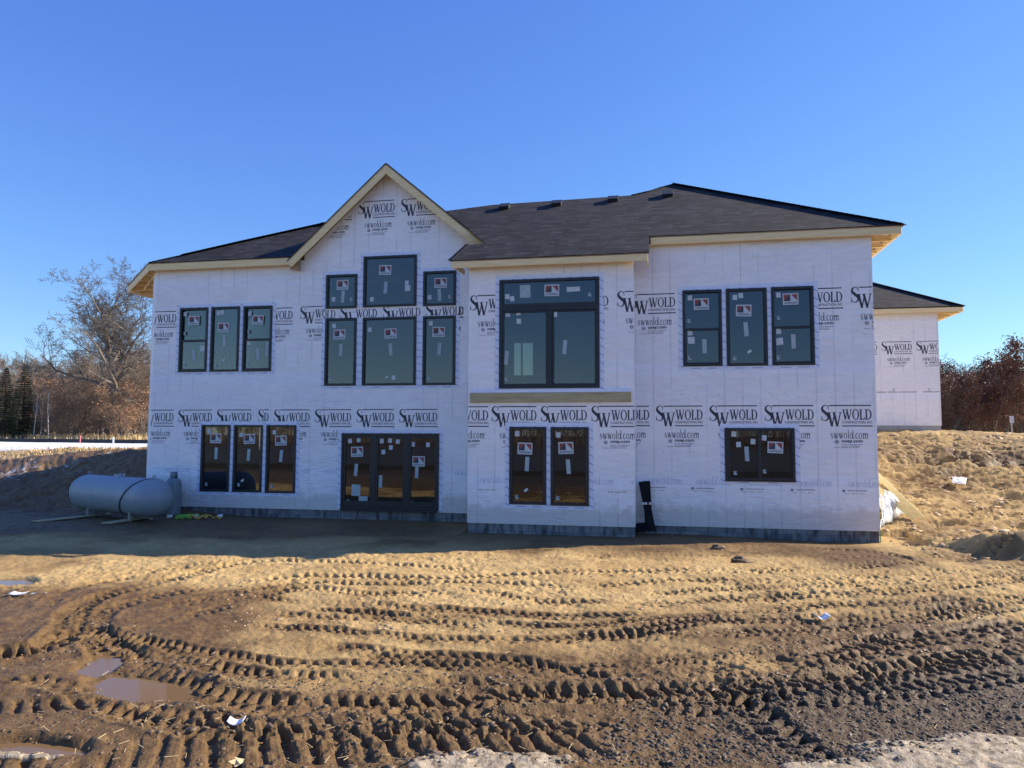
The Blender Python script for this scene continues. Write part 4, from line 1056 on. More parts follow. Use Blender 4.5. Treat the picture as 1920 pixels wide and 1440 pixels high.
# ridge and hip caps
for pts in ([apex, cR], [apex, rp(1235, 354), rp(1215, 360.5), notch], [c1, rp2(340, 480.5), rp2(440, 457.5), top2], [top2, ridge2], [bL, (-4.50, 17.38, rz(17.38))]):
    mb = MB()
    for a, b in zip(pts[:-1], pts[1:]):
        a, b = Vector(a), Vector(b); L = (b - a).length; n_ = max(1, int(L / .14)); d = (b - a) / n_
        for i in range(n_): mb.beam(a + d * i + Vector((0, 0, .022)), a + d * (i + 1.12) + Vector((0, 0, .028)), .26 if L > 1.2 else .1, .016)
    hp(mb.build('ridge_cap', 'shingles', uv=True))
# fascia boards
def fascia(pts, h=.165, t=.038, dz=0):
    mb = MB()
    for a, b in zip(pts[:-1], pts[1:]):
        mb.beam(Vector(a) + Vector((0, 0, -h / 2 - .022 + dz)), Vector(b) + Vector((0, 0, -h / 2 - .022 + dz)), t, h)
    o = hp(mb.build('fascia', 'lumber')); bevel(o, .004); return o
def off(p, dx=0, dy=0, dz=0): return (p[0] + dx, p[1] + dy, p[2] + dz)
fascia([off(bL, .04, .02), off(bR, -.03, .02)], .15); fascia([off(cL, .03, .02), off(cR, -.05, .02)], .165)
fascia([off(bR, -.05, .04), (-.11, 17.38, bR[2])], .15)
fascia([off(cR, -.05, .04), (5.45, yb, cR[2])], .165)
fascia([off(c1, .0, .02), (-9.84, 18.62, 6.905)], .19); fascia([off(c1, .01, .02), off(c2, .03, .02)], .19); fascia([off(c2, .04, .0), (c2[0] + .04, 23.9, 6.905)], .19)
fascia([(c2[0] + .04, 23.9, 6.905), (-13.6, 23.9, 6.905)], .19)
fascia([off(bL, .06, .04), (-4.56, 17.38, bL[2])], .12)
mb = MB()
for a, b in (((GL[0], GL[1]), GPK), (GPK, (GRt[0], GRt[1]))):
    A, B = Vector((a[0], gy0 + .03 - (.002 if b is GPK else 0), a[1] - .10)), Vector((b[0], gy0 + .03 - (.002 if b is GPK else 0), b[1] - .10)); e_ = (B - A).normalized() * .07
    if b is GPK: B += e_
    else: A -= e_
    mb.beam(A, B, .04, .185)
o = hp(mb.build('rake_board', 'lumber')); bevel(o, .004)
# open soffits: lookouts at both ends
mb = MB()
for y in [17.46] + list(np.arange(18.1, 24.6, .61)):
    mb = MB(); mb.box(4.9, 5.43, y, y + .04, 6.52, 6.60); hp(mb.build('lookout', 'lumber'))
for k in (.25, .5, .75, 1.0):
    mb = MB(); p = Vector(c1).lerp(Vector(c2), k); mb.beam((p.x + .05, p.y + .05, 6.80), (-14.36, min(19.1 + 2.2 * k, 23), 6.80), .04, .12); hp(mb.build('lookout', 'lumber'))
mb = MB(); mb.beam((-14.5, 19.2, 6.81), (-16.6, 21.4, 6.79), .04, .09); hp(mb.build('lookout', 'lumber'))
mb = MB(); mb.beam((c2[0] + .1, c2[1] + .6, 6.79), (-14.42, 21.95, 6.79), .04, .12)
hp(mb.build('lookout', 'lumber'))
mb = MB(); mb.box(-9.86, -9.60, 18.62, 18.66, 6.55, 6.74); mb.box(-9.72, -9.66, 18.66, 18.80, 6.56, 6.9); hp(mb.build('blocking', 'plywood'))
# box vents
def vent(u, v, w=.27):
    p = onP(u, v, 6.68, 17.4, FM); mb = MB()
    # low hood on a flat flange
    t = math.atan(FM); c, s = math.cos(t), math.sin(t)
    def L(x, y, z): return (p.x + x, p.y + y * c - z * s, p.z + y * s + z * c)
    def bx(x0, x1, y0, y1, z0, z1):
        b = len(mb.v); mb.v += [L(x, y, z) for z in (z0, z1) for y in (y0, y1) for x in (x0, x1)]
        for q in ((0, 2, 3, 1), (4, 5, 7, 6), (0, 1, 5, 4), (2, 6, 7, 3), (0, 4, 6, 2), (1, 3, 7, 5)): mb.f.append(tuple(b + i for i in q)); mb.m.append(0)
    bx(-w / 2, w / 2, -.15, .12, .02, .105); bx(-w / 2 - .015, w / 2 + .015, -.17, .13, .105, .118)
    o = hp(mb.build('roof_vent', 'vent_black')); bevel(o, .008)
for u, v in ((947, 391), (1044, 385), (1150, 377), (1252, 368)): vent(u, v)

# ------------------------------------------------------------------ garage
gar = empty('garage', (8.5, 31, 2.2), 'white-wrapped garage wing with hip roof standing on the sunny dirt bank behind the house corner', 'garage')
gm = Matrix.Translation((-8.5, -31, -2.2))
def gp(o): o.parent = gar; o.matrix_parent_inverse = gm; return o
GY = 29.9
def prG(mb):
    lim = (6.3, 10.5, 2.38, 6.7)
    rows(mb, GY, lim, [8.515 - PER, 8.515, 8.515 + PER], 5.565)
    x = 7.0
    rr = random.Random(3)
    while x < 10.45:
        w_ = rr.choice((.42, .62, .35)); printat(mb, x, 3.66, GY, lim, [rect(0, -.012, w_, .012)], 1); x += w_ + rr.choice((.04, .22))
    for X in (8.75, 9.97): printat(mb, X, 4.0, GY, (X - .1, X + .2, 3.62, 3.8), LOGO, 3)
    specks(mb, GY, (6.5, 10.4, 2.5, 6.5), 40, 9)
gp(wall_mesh('wall', 6.2, 10.52, 2.40, 6.72, GY, [], prints=prG).build('wall', WM))
mb = MB(); mb.box(10.36, 10.518, GY + .16, 38, 2.4, 6.70); mb.box(6.2, 10.5, 38, 38.16, 2.4, 6.7); mb.box(6.2, 6.36, GY + .16, 38, 2.4, 6.7)
o = gp(mb.build('wall', 'house_wrap')); o['label'] = 'side and rear walls'
mb = MB(); mb.box(6.22, 10.50, GY + .02, GY + .2, 1.5, 2.398); mb.box(10.32, 10.498, GY + .2, 38, 1.5, 2.398); gp(mb.build('foundation', 'concrete'))
def rg(u, v): p = onP(u, v, 6.80, 29.6, .6); return (p.x, p.y, p.z)
gR_ = (11.33, 29.6, 6.80); top3 = rg(1641, 532.5)
tl = Vector(gR_) + (Vector(top3) - Vector(gR_)) * 1.25
roofg = MB(); roofg.poly([(5.9, 29.6, 6.80), gR_, tuple(tl), (5.9, tl.y, tl.z)]); roofg.poly([gR_, (11.33, 2 * tl.y - 29.6, 6.80), tuple(tl)]); roofg.poly([(11.33, 2 * tl.y - 29.6, 6.8), (5.9, 2 * tl.y - 29.6, 6.8), (5.9, tl.y, tl.z), tuple(tl)])
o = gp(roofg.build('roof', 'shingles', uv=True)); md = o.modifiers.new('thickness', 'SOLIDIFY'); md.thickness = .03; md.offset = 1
mb = MB(); a, b = Vector(gR_), tl
for i in range(40): mb.beam(a.lerp(b, i / 40) + Vector((0, 0, .035)), a.lerp(b, (i + 1.1) / 40) + Vector((0, 0, .045)), .26, .02)
gp(mb.build('ridge_cap', 'shingles', uv=True))
mb = MB(); mb.beam((5.9, 29.62, 6.70), (11.28, 29.62, 6.70), .04, .17); mb.beam((11.28, 29.64, 6.70), (11.28, 38.2, 6.70), .04, .17)
for y in np.arange(30.2, 37, .61): mb.box(10.53, 11.26, y, y + .04, 6.62, 6.76)
mb.box(10.53, 11.26, 29.92, 29.96, 6.60, 6.78)
o = gp(mb.build('fascia', 'lumber')); bevel(o, .004)
# ------------------------------------------------------------------ things on the ground
def onG(u, v, t0=3.0, t1=200.0):
    d = ray(u, v); t = t0
    while t < t1:
        p = C0 + d * t
        if p.z <= gh(p.x, p.y): break
        t += 0.03
    return p
# large propane tank
TC = Vector((-14.02, 17.45, 0)); td = Vector((.92, -.39, 0)).normalized(); tn = Vector((.39, .92, 0)).normalized()
TR, TH = .485, 1.62
tz = sh(TC.x, TC.y) + .13 + TR
tank = empty('propane_tank', (TC.x, TC.y, tz - TR - .13), 'large grey-white horizontal propane tank lying on short legs by the left end of the house', 'tank', rz=math.atan2(td.y, td.x))
def tk(mb, nm, mat, smooth=True, parent=None):
    return mb.build(nm, mat, parent or tank, smooth)
zc = TR + .13
prof = []
for k in range(13): a = math.pi / 2 * k / 12; prof.append((-TH - TR * .92 * math.cos(a), max(TR * math.sin(a), .002)))
prof += [(-TH + 2 * TH * k / 8, TR) for k in range(1, 8)]
for k in range(13): a = math.pi / 2 * (1 - k / 12); prof.append((TH + TR * .92 * math.cos(a), max(TR * math.sin(a), .002)))
mb = MB(); mb.tube([(x, 0, zc) for x, r in prof], [r for x, r in prof], 40); body = tk(mb, 'shell', 'tank_paint')
for s in (-1, 1):
    mb = MB(); mb.tube([(s * TH - .008, 0, zc), (s * TH + .008, 0, zc)], TR + .004, 40); tk(mb, 'weld_seam', 'tank_paint')
mb = MB()
for s in (-1, 1):
    pts = [(s * TH * 1.0 + .07 * math.cos(a), 0, zc + TR + .02 + .06 * math.sin(a)) for a in np.linspace(-.3, math.pi + .3, 12)]; mb.tube(pts, .014, 6)
    tk(mb, 'lifting_lug', 'tank_paint'); mb = MB()
mb.tube([(0, 0, zc + TR - .02), (0, 0, zc + TR + .03)], .11, 16); mb.tube([(.0, 0, zc + TR + .03), (0, 0, zc + TR + .08)], .04, 10); tk(mb, 'valve', 'metal_grey')
mb = MB(); mb.tube([(.16, .02, zc + TR - .02), (.16, .02, zc + TR + .07)], .035, 10); mb.tube([(.10, .02, zc + TR + .065), (.22, .02, zc + TR + .065)], .02, 8); tk(mb, 'valve', 'metal_grey')
mb = MB(); mb.tube([(-.17, -.02, zc + TR - .02), (-.17, -.02, zc + TR + .055)], .05, 10); tk(mb, 'valve', 'metal_grey')
for sx in (-1.05, 1.05):
    for syy in (-.28, .28):
        mb = MB(); mb.box(sx - .05, sx + .05, syy - .012, syy + .012, -.02, .24); mb.box(sx - .012, sx + .012, syy - .04, syy + .04, -.02, .24); mb.box(sx - .07, sx + .07, syy - .05, syy + .05, -.03, -.01); tk(mb, 'leg', 'metal_grey', False)
# webbing strap spiralling over the tank
pts = []
for k in range(41):
    t = k / 40; a = math.radians(88 - 200 * t); x = TH + .02 - 1.35 * t ** .9
    r = TR + .012; pts.append((x, -r * math.cos(a) , zc + r * math.sin(a)))
mb = MB(); 
for a, b in zip(pts[:-1], pts[1:]):
    c = Vector((a[0], a[1], a[2])); nrm = Vector((0, a[1], a[2] - zc)).normalized(); mb.beam(a, Vector(b) + (Vector(b) - c) * .1, .045, .006, up=nrm)
tk(mb, 'strap', 'strap_black', False)
pts = []
for k in range(21):
    t = k / 20; a = math.radians(30 - 150 * t); rr_ = TR * math.cos(R(34)) + .012
    pts.append((-TH - TR * .92 * math.sin(R(34)) - .015 + .30 * t * t, -rr_ * math.cos(a), zc + rr_ * math.sin(a)))
mb = MB(); mb.tube(pts, .02, 6); tk(mb, 'strap', 'strap_black', False)
# upright cylinder
p = onY(324, 950, 18.50); z0 = sh(p.x, p.y) - .02
cyl = empty('gas_cylinder', (p.x, p.y, z0), 'upright grey gas cylinder standing against the wrapped wall behind the big tank', 'gas cylinder')
mb = MB(); pr = [(0, .19), (.03, .205), (.10, .21), (.86, .21), (.93, .20), (.98, .17), (1.02, .12), (1.03, .04)]
mb.tube([(0, 0, z) for z, r in pr], [r for z, r in pr], 28); mb.build('shell', 'cylinder_paint', cyl, True)
mb = MB()
for k in range(20):
    a0, a1 = 2 * math.pi * k / 24 + .4, 2 * math.pi * (k + 1) / 24 + .4
    for r0 in (.098,):
        mb.poly([(r0 * math.cos(a0), r0 * math.sin(a0), 1.0), (r0 * math.cos(a1), r0 * math.sin(a1), 1.0), (r0 * math.cos(a1), r0 * math.sin(a1), 1.20), (r0 * math.cos(a0), r0 * math.sin(a0), 1.20)])
o = mb.build('collar', 'cylinder_paint', cyl, True); md = o.modifiers.new('t', 'SOLIDIFY'); md.thickness = .006
mb = MB(); mb.tube([(0, 0, 1.0), (0, 0, 1.14)], .025, 10); mb.tube([(-.05, 0, 1.10), (.05, 0, 1.10)], .018, 8); mb.build('valve', 'metal_grey', cyl)
# boards under the tank
def plank(a, b, w, t, mat, name, label, cat, group=None, lift=0.0, up=(0, 0, 1)):
    a, b = Vector(a), Vector(b); m = (a + b) / 2; mb = MB(); mb.beam(a - m, b - m, w, t, up=up)
    o = mb.build(name, mat); o.location = m; bevel(o, .004); return tag(o, label, cat, group)
A, B = onZ(66, 981), onZ(176, 968)
plank((A.x, A.y, sh(A.x, A.y) + .03), (B.x, B.y, sh(B.x, B.y) + .04), .26, .03, 'treated_lumber', 'plank', 'weathered flat board on the dirt reaching out beyond the tank\'s left leg', 'plank', 'boards under the propane tank')
A, B = onZ(200, 984), onZ(276, 972)
plank((A.x, A.y, sh(A.x, A.y) + .035), (B.x, B.y, sh(B.x, B.y) + .045), .30, .03, 'treated_lumber', 'plank', 'short flat board on the dirt under the tank\'s front right leg', 'plank', 'boards under the propane tank')
# extension cords in a tangle
cp_ = onZ(362, 972)
def cord(seed, mat, name, label, cx, cy_, sx, sy_, n, tail=None):
    rnd = random.Random(seed); pts = []
    a = 0
    for k in range(n):
        a += rnd.uniform(.5, 1.1); r = rnd.uniform(.45, 1.0)
        x = cx + sx * r * math.cos(a) + rnd.uniform(-.05, .05); y = cy_ + sy_ * r * math.sin(a)
        pts.append((x, y))
    if tail: pts += tail
    P = catmull(pts, 6); Q = [(x, y, sh(x, y) + .03 + .07 * (0.5 + .5 * math.sin(i * .7))) for i, (x, y) in enumerate(P)]
    o = Vector((cx, cy_, sh(cx, cy_))); mb = MB(); mb.tube([Vector(q) - o for q in Q], .014, 6)
    root = empty(name, o, label, 'cord', 'extension cords tangled on the ground'); mb.build('cable', mat, root, True); return root, Q, o
r_, Q, o_ = cord(3, 'cord_green', 'extension_cord', 'bright green extension cord bunched on the dirt beside the gas cylinder', cp_.x - .18, cp_.y, .30, .34, 26)
mb = MB(); q = Vector((cp_.x - .62, cp_.y - .22, sh(cp_.x - .62, cp_.y - .22) + .06)) - o_; mb.tube([q, q + Vector((.13, .05, .02))], [.055, .03], 12); mb.build('plug', 'white_plastic', r_, True)
mb = MB(); q = Vector((cp_.x + .05, cp_.y - .05, sh(cp_.x, cp_.y) + .06)) - o_; mb.tube([q, q + Vector((.08, .06, .02))], [.05, .03], 12); mb.build('plug', 'white_plastic', r_, True)
r_, Q, o_ = cord(8, 'cord_orange', 'extension_cord', 'orange-yellow extension cord trailing right from the green one on the dirt', cp_.x + .16, cp_.y + .02, .30, .26, 16, [(cp_.x + .55, cp_.y + .1), (cp_.x + .72, cp_.y - .02), (cp_.x + .8, cp_.y + .08)])
mb = MB(); q = Vector((cp_.x + .62, cp_.y + .18, sh(cp_.x + .6, cp_.y) + .07)) - o_; mb.tube([q, q + Vector((.1, .06, .02))], [.05, .035], 12); mb.build('plug', 'white_plastic', r_, True)
# black boards leaning in the corner of the bay
bb = empty('black_board_bundle', (-.05, 17.35, -.24), 'tall bundle of black plastic strips with silver tape leaning in the corner beside the bay', 'bundle')
bi = Matrix.Translation((.05, -17.35, .24))
def bp_(o): o.parent = bb; o.matrix_parent_inverse = bi; return o
def P3(u, v, Y): q = onY(u, v, Y); return (q.x, q.y, q.z)
for (u0, v0, u1, v1, w, y0, y1) in ((1223, 996, 1204, 903, .17, 17.28, 17.50), (1217, 994, 1212, 902, .17, 17.36, 17.53)):
    mb = MB(); mb.beam(P3(u0, v0, y0), P3(u1, v1, y1), w, .03, up=(0, 1, 0)); o = bp_(mb.build('strip', 'black_plastic')); bevel(o, .004)
mb = MB(); mb.beam(P3(1203, 997, 17.33), P3(1201, 981, 17.42), .24, .05, up=(0, 1, 0)); bp_(mb.build('strip', 'black_plastic'))
for u in (1206, 1211, 1219):
    mb = MB(); mb.beam(P3(u - 2.3, 944, 17.34), P3(u + 2.3, 944, 17.34), .02, .05); bp_(mb.build('tape', 'tape_silver'))
# lumber and plastic at the right-hand corner
a0 = onG(1727, 976); a1 = onY(1632, 880, a0.y + .35)
plank((a0.x, a0.y - .1, a0.z + .06), (a1.x, a1.y - .1, a1.z), .04, .12, 'stud_yellow', 'stud', 'upper yellow timber stud lying against the bank by the house corner', 'timber stud', 'loose studs by the corner')
a0 = onG(1712, 976); a1 = onY(1632, 905, a0.y + .25)
plank((a0.x, a0.y - .1, a0.z + .06), (a1.x, a1.y - .1, a1.z), .04, .12, 'stud_yellow', 'stud', 'lower yellow timber stud, crossing above the crumpled white plastic', 'timber stud', 'loose studs by the corner')
def crumple(name, pts_uv, mat, label, cat, seed, amp=.12, n=26, lift=.1):
    # a crumpled sheet draped between four photo corners lying on the bank
    Pp = [onG(u, v) for u, v in pts_uv]; cen = sum(Pp, Vector()) / 4; vs = []; rnd = random.Random(seed)
    xs = np.linspace(0, 1, n); gx, gy = np.meshgrid(xs, xs)
    bx = (1 - gx) * (1 - gy) * Pp[0].x + gx * (1 - gy) * Pp[1].x + gx * gy * Pp[2].x + (1 - gx) * gy * Pp[3].x
    by = (1 - gx) * (1 - gy) * Pp[0].y + gx * (1 - gy) * Pp[1].y + gx * gy * Pp[2].y + (1 - gx) * gy * Pp[3].y
    nz = fbm(gx * 3 + seed, gy * 3, 1.0, 4, seed); bz = base_h(bx, by) + lift * (np.sin(np.pi * gx) * np.sin(np.pi * gy)) ** .5 + amp * np.abs(nz) * 2 + .02
    bx = bx + amp * .8 * fbm(gx * 4, gy * 4 + 9, 1, 3, seed + 3); by = by + amp * .8 * fbm(gx * 4 + 5, gy * 4, 1, 3, seed + 5)
    mb = MB(); mb.v = [(float(a) - cen.x, float(b) - cen.y, float(c) - cen.z) for a, b, c in zip(bx.ravel(), by.ravel(), bz.ravel())]
    for i in range(n - 1):
        for j in range(n - 1): mb.f.append((i * n + j, i * n + j + 1, (i + 1) * n + j + 1, (i + 1) * n + j)); mb.m.append(0)
    o = mb.build(name, mat, smooth=True); o.location = cen; md = o.modifiers.new('t', 'SOLIDIFY'); md.thickness = .004
    return tag(o, label, cat)
crumple('plastic_sheet', [(1651, 1000), (1668, 985), (1700, 968), (1652, 925)], 'plastic_sheet', 'crumpled white translucent plastic sheeting heaped against the house corner under the studs', 'plastic sheet', 3, .16, 30, .42)
crumple('plastic_scrap', [(1786, 908), (1812, 912), (1812, 902), (1784, 896)], 'paper', 'pale torn scrap lying halfway up the sunlit dirt bank', 'scrap', 7, .05, 12, .05)
mb = MB(); mb.box(0, .012, -.02, .02, 0, .30); o = mb.build('corner_tape', 'green_tape'); o.location = (4.862, YC + .004, -.36); tag(o, 'small green strip of tape on the bottom of the house\'s right corner', 'tape')
def paper(u, v, w, h, rz, label, curl=.03):
    p = onG(u, v, 3, 60); z = sh(p.x, p.y); n = 8; mb = MB()
    for i in range(n + 1):
        for j in range(2):
            x = (i / n - .5) * w; y = (j - .5) * h; mb.v.append((x * math.cos(rz) - y * math.sin(rz), x * math.sin(rz) + y * math.cos(rz), .018 + curl * (2 * i / n - 1) ** 2 + .01 * j))
    for i in range(n): mb.f.append((2 * i, 2 * i + 2, 2 * i + 3, 2 * i + 1)); mb.m.append(0)
    o = mb.build('paper_scrap', 'paper', smooth=True); o.location = (p.x, p.y, z); md = o.modifiers.new('t', 'SOLIDIFY'); md.thickness = .003
    return tag(o, label, 'paper scrap')
paper(443, 1364, .12, .085, .25, 'small white card lying on the wet brown mud in the foreground')
paper(1540, 1160, .17, .12, .3, 'white scrap of paper on the dry tracks right of centre', .05)
paper(34, 1120, .22, .12, .1, 'whitish flattened scrap on the mud at the left edge', .02)
# fallen oak leaf
lp = onG(452, 1424, 2.5, 30); mb = MB(); pts = []
for k in range(22):
    t = k / 22 * 2 * math.pi; r = .045 * (1 + .35 * math.cos(6 * t)); pts.append((r * math.cos(t) * 1.4, r * math.sin(t), .01 * math.sin(3 * t)))
mb.poly(pts); mb.tube([(.055, 0, 0), (.10, .01, .01)], .003, 5)
o = mb.build('oak_leaf', 'straw'); o.location = (lp.x, lp.y, sh(lp.x, lp.y) + .03); o.rotation_euler = (.3, .2, .6); md = o.modifiers.new('t', 'SOLIDIFY'); md.thickness = .002
tag(o, 'single pale oak leaf curled on the mud in the foreground', 'leaf')

mb = MB(); mb.box(-120, 120, -62, -7, -.6, .04); tag(mb.build('unseen_dark_slab', 'slab_dark_grey'), 'unseen dark slab added behind the viewer, dimming what the lower panes reflect', 'unseen_dark_slab', kind='structure')  # dark slab added out of view to grey the lower panes' reflections
# loose stuff: clods, pebbles, straw
ICO = None
def ico():
    global ICO
    if ICO is None:
        bm = bmesh.new(); bmesh.ops.create_icosphere(bm, subdivisions=2, radius=1); ICO = (np.array([v.co for v in bm.verts]), np.array([[v.index for v in f.verts] for f in bm.faces])); bm.free()
        bm = bmesh.new(); bmesh.ops.create_icosphere(bm, subdivisions=1, radius=1); ICO += (np.array([v.co for v in bm.verts]), np.array([[v.index for v in f.verts] for f in bm.faces])); bm.free()
    return ICO
def lumps(name, places, mat, label, cat, seed, flat=.6, jag=.25, lod=1):
    jag *= 1.35; flat *= .8
    V, F, V1, F1 = ico(); V, F = (V1, F1) if lod == 1 else (V, F)
    rng = np.random.default_rng(seed); n = len(places); P = np.array(places)
    sc = P[:, 3][:, None, None]; nv = len(V)
    dis = 1 + jag * rng.standard_normal((n, nv, 1)).clip(-1.5, 1.5)
    an = rng.uniform(0, 6.28, n); ca, sa = np.cos(an)[:, None], np.sin(an)[:, None]
    st = rng.uniform(.6, 1.35, (n, 1, 3)) * np.array([1, 1, flat])
    W_ = V[None] * dis * st
    x = W_[..., 0] * ca - W_[..., 1] * sa; y = W_[..., 0] * sa + W_[..., 1] * ca
    W_ = np.stack([x, y, W_[..., 2]], -1) * sc + P[:, None, :3]
    FF = (F[None] + (np.arange(n) * nv)[:, None, None]).reshape(-1, 3)
    me = bpy.data.meshes.new(name); V3 = W_.reshape(-1, 3)
    me.vertices.add(len(V3)); me.vertices.foreach_set('co', V3.ravel()); me.loops.add(FF.size); me.loops.foreach_set('vertex_index', FF.ravel())
    me.polygons.add(len(FF)); me.polygons.foreach_set('loop_start', np.arange(len(FF)) * 3); me.polygons.foreach_set('loop_total', np.full(len(FF), 3)); me.update(calc_edges=True)
    me.materials.append(MATS[mat]); o = bpy.data.objects.new(name, me); COL.objects.link(o); return tag(o, label, cat, kind='stuff')
rnd = random.Random(5)
def scat(n, fx, smin, smax, power=2.2):
    out = []
    for _ in range(n):
        u, v = fx()
        if not v: continue
        p = onZ(u, v); s = smin + (smax - smin) * rnd.random() ** power
        out.append((p.x, p.y, sh(p.x, p.y) - s * .12, s))
    return out
def f_gravel():
    v = rnd.uniform(1275, 1439); u = rnd.uniform(1050 + (1440 - v) * 1.2, 1960)
    if u > 1560 and v > 1450 - (u - 1560) * .22: return (0, 0)
    return (u, v)
lumps('gravel', scat(7500, f_gravel, .004, .026, 2.6), 'pebble', 'dark wet pebbles scattered over the churned mud at lower right', 'gravel', 1, .7, .15)
lumps('mud_clods', scat(2600, lambda: (rnd.uniform(-20, 1960), rnd.uniform(1235, 1438)), .004, .022, 3), 'clod', 'dark brown wet mud clods along the tyre ruts', 'mud clods', 2, .6, .28)
def f_tr():
    T = TRK[rnd.choice((0, 0, 0, 1, 10, 10, 11, 12))]; i = rnd.randrange(len(T[0]) - 1); a, b = T[0][i], T[0][i + 1]; t = rnd.random()
    return (a[0] + (b[0] - a[0]) * t, a[1] + (b[1] - a[1]) * t + rnd.choice((-1, 1)) * rnd.gauss(T[1] * 62, 9))
lumps('mud_clods', scat(3200, f_tr, .005, .034, 3), 'clod', 'dark brown wet mud clods along the tyre ruts', 'mud clods', 3, .65, .28)
lumps('soil_lumps', scat(3400, lambda: (rnd.uniform(420, 1960), 1040 + 150 * rnd.random() ** .8), .005, .030, 3.5), 'clod_dry', 'small dry tan soil lumps over the sandy ground', 'soil lumps', 4, .55, .28)
pl_ = []
for _ in range(2200):
    x = rnd.uniform(5.1, 14); y = rnd.uniform(14.5, 30); s = .02 + .09 * rnd.random() ** 3; pl_.append((x, y, sh(x, y), s))
lumps('soil_lumps', pl_, 'clod_dry', 'tan clods covering the sunlit bank at right', 'soil lumps', 5, .6, .3)
# a few large clods seen singly
for (u, v, s, lab) in ((1345, 1030, .10, 'dark clod standing alone on the sand, nearer the shadow edge'), (1390, 1052, .12, 'dark broken clod on the sand below the right wall, nearer the camera')):
    p = onG(u, v); V, F, V1, F1 = ico(); rng = np.random.default_rng(int(u)); W_ = V * (1 + .22 * rng.standard_normal((len(V), 1)).clip(-1.5, 1.5)) * np.array([1.5, .8, .6]) * s
    me = bpy.data.meshes.new('soil_clod'); me.from_pydata([tuple(w) for w in W_], [], [tuple(int(i) for i in f) for f in F]); me.materials.append(MATS['clod'])
    o = bpy.data.objects.new('soil_clod', me); COL.objects.link(o); o.location = (p.x, p.y, sh(p.x, p.y) + .01); tag(o, lab, 'soil clod')
mb = MB()
for _ in range(420):
    u, v = rnd.uniform(0, 1900), rnd.uniform(1180, 1438)
    p = onZ(u, v); z = sh(p.x, p.y); a = rnd.uniform(0, 6.28); L = rnd.uniform(.02, .10); q = Vector((math.cos(a) * L, math.sin(a) * L, rnd.uniform(-.005, .02)))
    mb.beam(Vector((p.x, p.y, z + .008)), Vector((p.x, p.y, z + .008)) + q, .003, .003)
tag(mb.build('straw', 'straw'), 'bits of pale straw and twigs on the mud', 'straw', kind='stuff')
# dead grass strip on the left and along the treeline
mb = MB()
def blades(n, fx):
    for _ in range(n):
        x, y, h = fx(); z = gh(x, y)
        a = rnd.uniform(0, 6.28); w = .02 + .0006 * y; dx, dy = math.cos(a) * w, math.sin(a) * w; lx, ly = rnd.gauss(0, .25) * h, rnd.gauss(0, .25) * h
        mb.poly([(x - dx, y - dy, z - .05), (x + dx, y + dy, z - .05), (x + lx, y + ly, z + h)])
blades(1600, lambda: (rnd.uniform(-30, -18), rnd.gauss(25.0, .45), rnd.uniform(.05, .16)))
blades(5000, lambda: ((lambda y: (-y * rnd.uniform(.75, 1.15), y, rnd.uniform(.2, .7)))(rnd.uniform(56, 74))))
tag(mb.build('dead_grass', 'dead_grass'), 'dry tan grass along the field edge and under the trees at left', 'grass', kind='stuff')
# silt fence and stakes
sf = [onY(-40, 822, 44), onY(90, 829, 44), onY(150, 832, 43), onY(205, 832, 42), onY(300, 828, 41)]
P = catmull([(p.x, p.y) for p in sf], 8); F0 = Vector((P[0][0], P[0][1], gh(*P[0])))
fen = empty('silt_fence', F0, 'low black fabric silt fence running along the snowy field before the woods', 'silt fence')
mb = MB()
for a, b in zip(P[:-1], P[1:]):
    za, zb = gh(*a), gh(*b); A = Vector((a[0], a[1], za)) - F0; B = Vector((b[0], b[1], zb)) - F0
    mb.poly([A - Vector((0, 0, .1)), B - Vector((0, 0, .1)), B + Vector((0, .02, .24)), A + Vector((0, .02, .24))])
o = mb.build('fabric', 'silt_fabric', fen); md = o.modifiers.new('t', 'SOLIDIFY'); md.thickness = .01
for i in range(0, len(P), 3):
    mb = MB(); z = gh(*P[i]); q = Vector((P[i][0], P[i][1] + .05, z)) - F0; mb.box(q.x - .02, q.x + .02, q.y - .02, q.y + .02, q.z, q.z + .34); mb.build('stake', 'treated_lumber', fen)
p = onY(150, 832, 40); z = gh(p.x, p.y); mb = MB(); mb.box(-.025, .025, -.02, .02, 0, .42); mb.tube([(0, 0, .38), (0, 0, .5)], [.05, .02], 6); o = mb.build('survey_stake', 'stake_pink'); o.location = (p.x, p.y, z); tag(o, 'bright pink survey stake standing in the snow before the fence', 'stake')
p = onY(212, 832, 40); z = gh(p.x, p.y); mb = MB(); mb.box(-.05, .05, -.02, .02, 0, .35); mb.tube([(0, 0, .33), (0, 0, .42)], [.05, .02], 6); o = mb.build('marker_post', 'white_plastic'); o.location = (p.x, p.y, z); tag(o, 'short white marker post beside the black silt fence', 'marker post')
# sign beyond the bank
p = onY(1897, 800, 45); z = gh(p.x, p.y); sg = empty('sign_post', (p.x, p.y, z), 'small pale sign on a thin post beyond the bank, before the rusty trees', 'sign')
zz = onY(1897, 780, 45).z - z; mb = MB(); mb.tube([(0, 0, 0), (0, 0, zz)], .035, 8); mb.build('post', 'metal_grey', sg)
mb = MB(); mb.box(-.11, .11, -.05, -.036, zz - .38, zz); o = mb.build('panel', 'sign_grey', sg)

